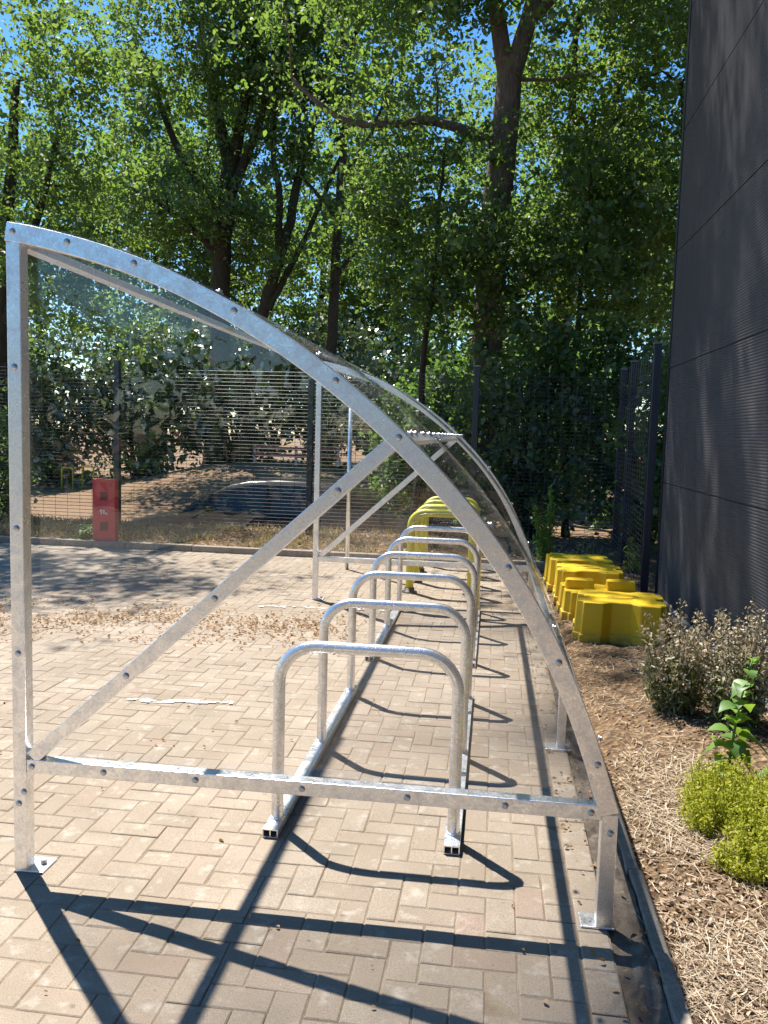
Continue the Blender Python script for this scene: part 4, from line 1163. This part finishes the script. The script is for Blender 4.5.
# drift of dead leaves on the paving and along the edging
d2 = lambda a, c: max(0, 1 - abs((c - 6.55 - 0.10 * (a + 2)) / 0.95)) ** 1.5 * (0.5 + nz(a, c, 1.3, 1))
V1, r1 = litter(rs, 2300, scatter(2300, -4.6, -1.0, 5.4, 7.9, d2), lambda a, c: 0.001, 0.028)
V2, r2 = litter(rs, 170, scatter(170, -4.1, 0.42, 2.0, 10.2, lambda a, c: 0.35 + max(0, nz(a, c, .8, 5))), lambda a, c: 0.002, 0.020)
V3, r3 = litter(rs, 420, scatter(420, 0.34, 0.56, 2.0, 10.2, lambda a, c: 0.15 + max(0, nz(a, c, 2.4, 5))), lambda a, c: 0.004, 0.022)
tag(fast_mesh('leaf_litter', np.vstack([V1, V2, V3]), 4, M['fallen'], None, np.concatenate([r1, r2, r3])), 'drift of brown dead leaves on the block paving', 'dead leaves', kind='stuff')
# dry grass on the verge in front of the fence
V, rn = blades(rs, 9000, scatter(9000, -9.5, 1.5, 10.45, 12.9, lambda a, c: min(1, (0.45 + nz(a, c, 1.5, 6)) * (1 if a < -1.5 else 0.3))), lambda a, c: hgt(a, c) - 0.01, 0.105, 0.009, np.zeros(9000, bool), 0.35)
tag(fast_mesh('grass', V, 4, M['dry_grass'], None, rn), 'dry pale grass on the verge in front of the mesh fence', 'grass', kind='stuff')
V, rn = litter(rs, 3500, scatter(3500, -9, 1.4, 10.36, 12.8), lambda a, c: hgt(a, c), 0.06)
tag(fast_mesh('leaf_litter', V, 4, M['dead_leaf'], None, rn), 'dead leaves along the verge kerb', 'dead leaves', kind='stuff')

# ------------------------------------------------------------------ plants in the bed
def seedhead(x, y, label, n, h, spread, seed):
    rs_ = np.random.RandomState(seed); z0 = hgt(x, y) - 0.01
    root = empty('seedhead_weed', (x, y, z0), label, 'weed', 'dry seed-head weeds in the bed')
    st_ = MB(); VH = []; RH = []; VL = []; RL = []
    for i in range(n):
        a = rs_.uniform(0, 2 * PI); r_ = spread * math.sqrt(rs_.uniform(0, 1)); hh = h * rs_.uniform(0.45, 1.15) * (1 - 0.25 * (r_ / spread))
        b0 = np.array([r_ * 0.55 * math.cos(a), r_ * 0.55 * math.sin(a), 0.0]); t0 = np.array([r_ * math.cos(a) + rs_.normal(0, .03), r_ * math.sin(a) + rs_.normal(0, .03), hh])
        mid = b0 * 0.6 + t0 * 0.4 + np.array([0, 0, hh * 0.12])
        st_.tube([b0, mid, t0], [0.004, 0.0032, 0.0016], 4, caps=False, rnd=0.3)
        k = 52
        u = rs_.uniform(0.55, 1.0, k); pos = mid + (t0 - mid) * ((u - 0.4) / 0.6)[:, None]
        c = pos + rs_.normal(0, 0.020, (k, 3)) * (1.3 - u)[:, None] * 2.0
        v_, q_ = leaf_cloud(rs_, c, np.full((k, 3), 0.004), np.ones(k, int), 0.022, 0.0, 0.55, 0.3); VH.append(v_); RH.append(q_)
        k = 30
        u = rs_.uniform(0.05, 0.62, k); pos = b0 + (t0 - b0) * u[:, None]
        v_, q_ = leaf_cloud(rs_, pos + rs_.normal(0, .02, (k, 3)), np.full((k, 3), 0.012), np.ones(k, int), 0.055, 0.0, 0.22, 0.3); VL.append(v_); RL.append(q_)
    st_.build('stem', M['weed_green'], root, rnd=True, fix=False)
    fast_mesh('seed_head', np.vstack(VH), 6, M['seed'], root, np.concatenate(RH))
    fast_mesh('foliage', np.vstack(VL), 6, M['weed_green'], root, np.concatenate(RL))
seedhead(1.12, 4.95, 'dull green and tan seed-head weed clump beside the nearest yellow block', 48, 0.64, 0.21, 1)
seedhead(1.40, 4.75, 'pale fluffy seed-head weed clump against the dark wall, behind the broad leaved plant', 52, 0.74, 0.21, 2)

def leafy_stem(x, y, label, h, nn, leaf, seed, mat, name='nettle_plant', nst=1):
    rs_ = np.random.RandomState(seed); z0 = hgt(x, y) - 0.01
    root = empty(name, (x, y, z0), label, 'weed')
    st_ = MB(); lf = MB()
    for sI in range(nst):
        lean = rs_.normal(0, 0.07 * (1 if nst == 1 else 2.5), 2); hh = h * rs_.uniform(0.75, 1.0) if nst > 1 else h
        ox_ = rs_.normal(0, 0.03 * (nst > 1), 2)
        def at(u): return Vector((ox_[0] + lean[0] * u * u * hh, ox_[1] + lean[1] * u * u * hh, hh * u))
        st_.tube([at(u) for u in np.linspace(0, 1, 8)], [0.008 - 0.005 * u for u in np.linspace(0, 1, 8)], 6)
        for i in range(nn):
            u = 0.12 + 0.88 * i / (nn - 1); p0 = at(u); a0 = i * PI / 2 + rs_.normal(0, .2)
            sz = leaf * (1.15 - 0.65 * u ** 1.5)
            for kk in range(2):
                a = a0 + kk * PI; el2 = 0.45 + 0.35 * rs_.normal(); a += rs_.normal(0, .3); sz *= rs_.uniform(0.7, 1.2); dr_ = rs_.uniform(0.4, 1.0)
                d = Vector((math.cos(a) * math.cos(el2), math.sin(a) * math.cos(el2), math.sin(el2))); s_ = Vector((-math.sin(a), math.cos(a), 0))
                up = s_.cross(d) * -1
                # midrib bends down; five stations across
                rows = []
                for (t, wv) in ((0, 0.04), (0.15, 0.36), (0.35, 0.46), (0.6, 0.36), (0.82, 0.17), (1.0, 0.01)):
                    c = p0 + d * (sz * (0.15 + t)) + Vector((0, 0, -dr_ * sz * t * t)); wob = rs_.normal(0, 0.02) * sz
                    rows.append([c - s_ * wv * sz + Vector((0, 0, 0.10 * sz * wv * 2 + wob)), c, c + s_ * wv * sz + Vector((0, 0, 0.10 * sz * wv * 2 - wob))])
                o_ = len(lf.v); rv = float(np.clip(0.5 + rs_.normal(0, .22) + 0.25 * (u - .5), 0, 1))
                for r_ in rows: lf.v += [tuple(q) for q in r_]
                for j in range(len(rows) - 1):
                    for m_ in range(2):
                        a1 = o_ + j * 3 + m_; lf.f.append((a1, a1 + 1, a1 + 4, a1 + 3)); lf.sm.append(True); lf.r.append(rv)
    st_.build('stem', mat, root, rnd=True, fix=False); lf.build('foliage', mat, root, rnd=True, fix=False)
leafy_stem(1.13, 3.88, 'tall broad leaved green weed standing in front of the dry seed heads', 0.62, 18, 0.112, 3, M['leaf_nettle'])
leafy_stem(1.42, 4.0, 'low bushy green weed against the wall foot right of the tall broad leaved weed', 0.30, 6, 0.09, 4, M['leaf_nettle'], 'broad_leaf_weed', 9)
leafy_stem(-5.42, 10.5, 'small bright green weed at the left foot of the red marker post', 0.26, 5, 0.13, 5, M['leaf_nettle'], 'broad_leaf_weed', 5)
leafy_stem(1.70, 10.2, 'small yellow green weed at the foot of the side fence', 0.42, 6, 0.12, 6, M['leaf_weed'], 'broad_leaf_weed', 3)

def clump(x, y, label, rx, ry, h, n, seed):
    rs_ = np.random.RandomState(seed); z0 = hgt(x, y) - 0.01
    root = empty('low_weed', (x, y, z0), label, 'weed', 'bright low weeds in the bed')
    st_ = MB(); VL = []; RL = []
    for i in range(n):
        a = rs_.uniform(0, 2 * PI); r_ = math.sqrt(rs_.uniform(0, 1)); bx_, by_ = rx * r_ * math.cos(a), ry * r_ * math.sin(a)
        hh = h * rs_.uniform(0.5, 1.1) * (1.05 - 0.5 * r_ * r_)
        t0 = np.array([bx_ * 1.12 + rs_.normal(0, .02), by_ * 1.12 + rs_.normal(0, .02), hh]); b0 = np.array([bx_, by_, 0])
        st_.tube([b0, (b0 + t0) / 2 + rs_.normal(0, .008, 3), t0], [0.0022, 0.0018, 0.001], 4, caps=False, rnd=0.6)
        k = 46; u = rs_.uniform(0.2, 1.0, k); pos = b0 + (t0 - b0) * u[:, None] + rs_.normal(0, 0.014, (k, 3))
        v_, q_ = leaf_cloud(rs_, pos, np.full((k, 3), 0.004), np.ones(k, int), 0.0165, 0.4, 0.36, 0.25); VL.append(v_); RL.append(q_)
    st_.build('stem', M['leaf_weed'], root, rnd=True, fix=False)
    fast_mesh('foliage', np.vstack(VL), 6, M['leaf_weed'], root, np.concatenate(RL))
clump(1.06, 3.52, 'bright yellow green low weed at the foot of the tall broad leaved weed', 0.19, 0.22, 0.27, 210, 31)
clump(1.25, 3.22, 'largest bright yellow green weed mound at the edge of the wall', 0.26, 0.34, 0.29, 380, 32)
clump(1.20, 3.42, 'bright lime weed mound joining the largest mound and the one under the broad leaved weed', 0.20, 0.20, 0.25, 200, 34)
clump(1.02, 3.12, 'small bright green weed tuft at the edge of the straw', 0.11, 0.10, 0.12, 70, 33)

# tall feathery weed behind the farthest yellow block
rs_ = np.random.RandomState(77); fx_, fy_ = 0.70, 10.45
root = empty('feathery_weed', (fx_, fy_, hgt(fx_, fy_)), 'tall feathery green weed standing at the far end of the yellow blocks', 'weed')
st_ = MB(); VL = []; RL = []
for i in range(6):
    hh = rs_.uniform(0.55, 0.95) if i else 1.0; b0 = rs_.normal(0, 0.03, 3); b0[2] = 0; t0 = np.array([rs_.normal(-0.02, 0.10), rs_.normal(0, 0.08), hh])
    st_.tube([b0, (b0 + t0) / 2 + np.array([0.02, 0, 0.02]), t0], [0.007, 0.005, 0.002], 5, caps=False, rnd=0.5)
    k = 150; u = rs_.uniform(0.12, 1.0, k); pos = b0 + (t0 - b0) * u[:, None] + rs_.normal(0, 0.035, (k, 3)) * (1.25 - u)[:, None] * 1.5
    v_, q_ = leaf_cloud(rs_, pos, np.full((k, 3), 0.004), np.ones(k, int), 0.075, 0.1, 0.2, 0.25); VL.append(v_); RL.append(q_)
st_.build('stem', M['weed_green'], root, rnd=True, fix=False)
fast_mesh('foliage', np.vstack(VL), 6, M['leaf_nettle'], root, np.concatenate(RL))
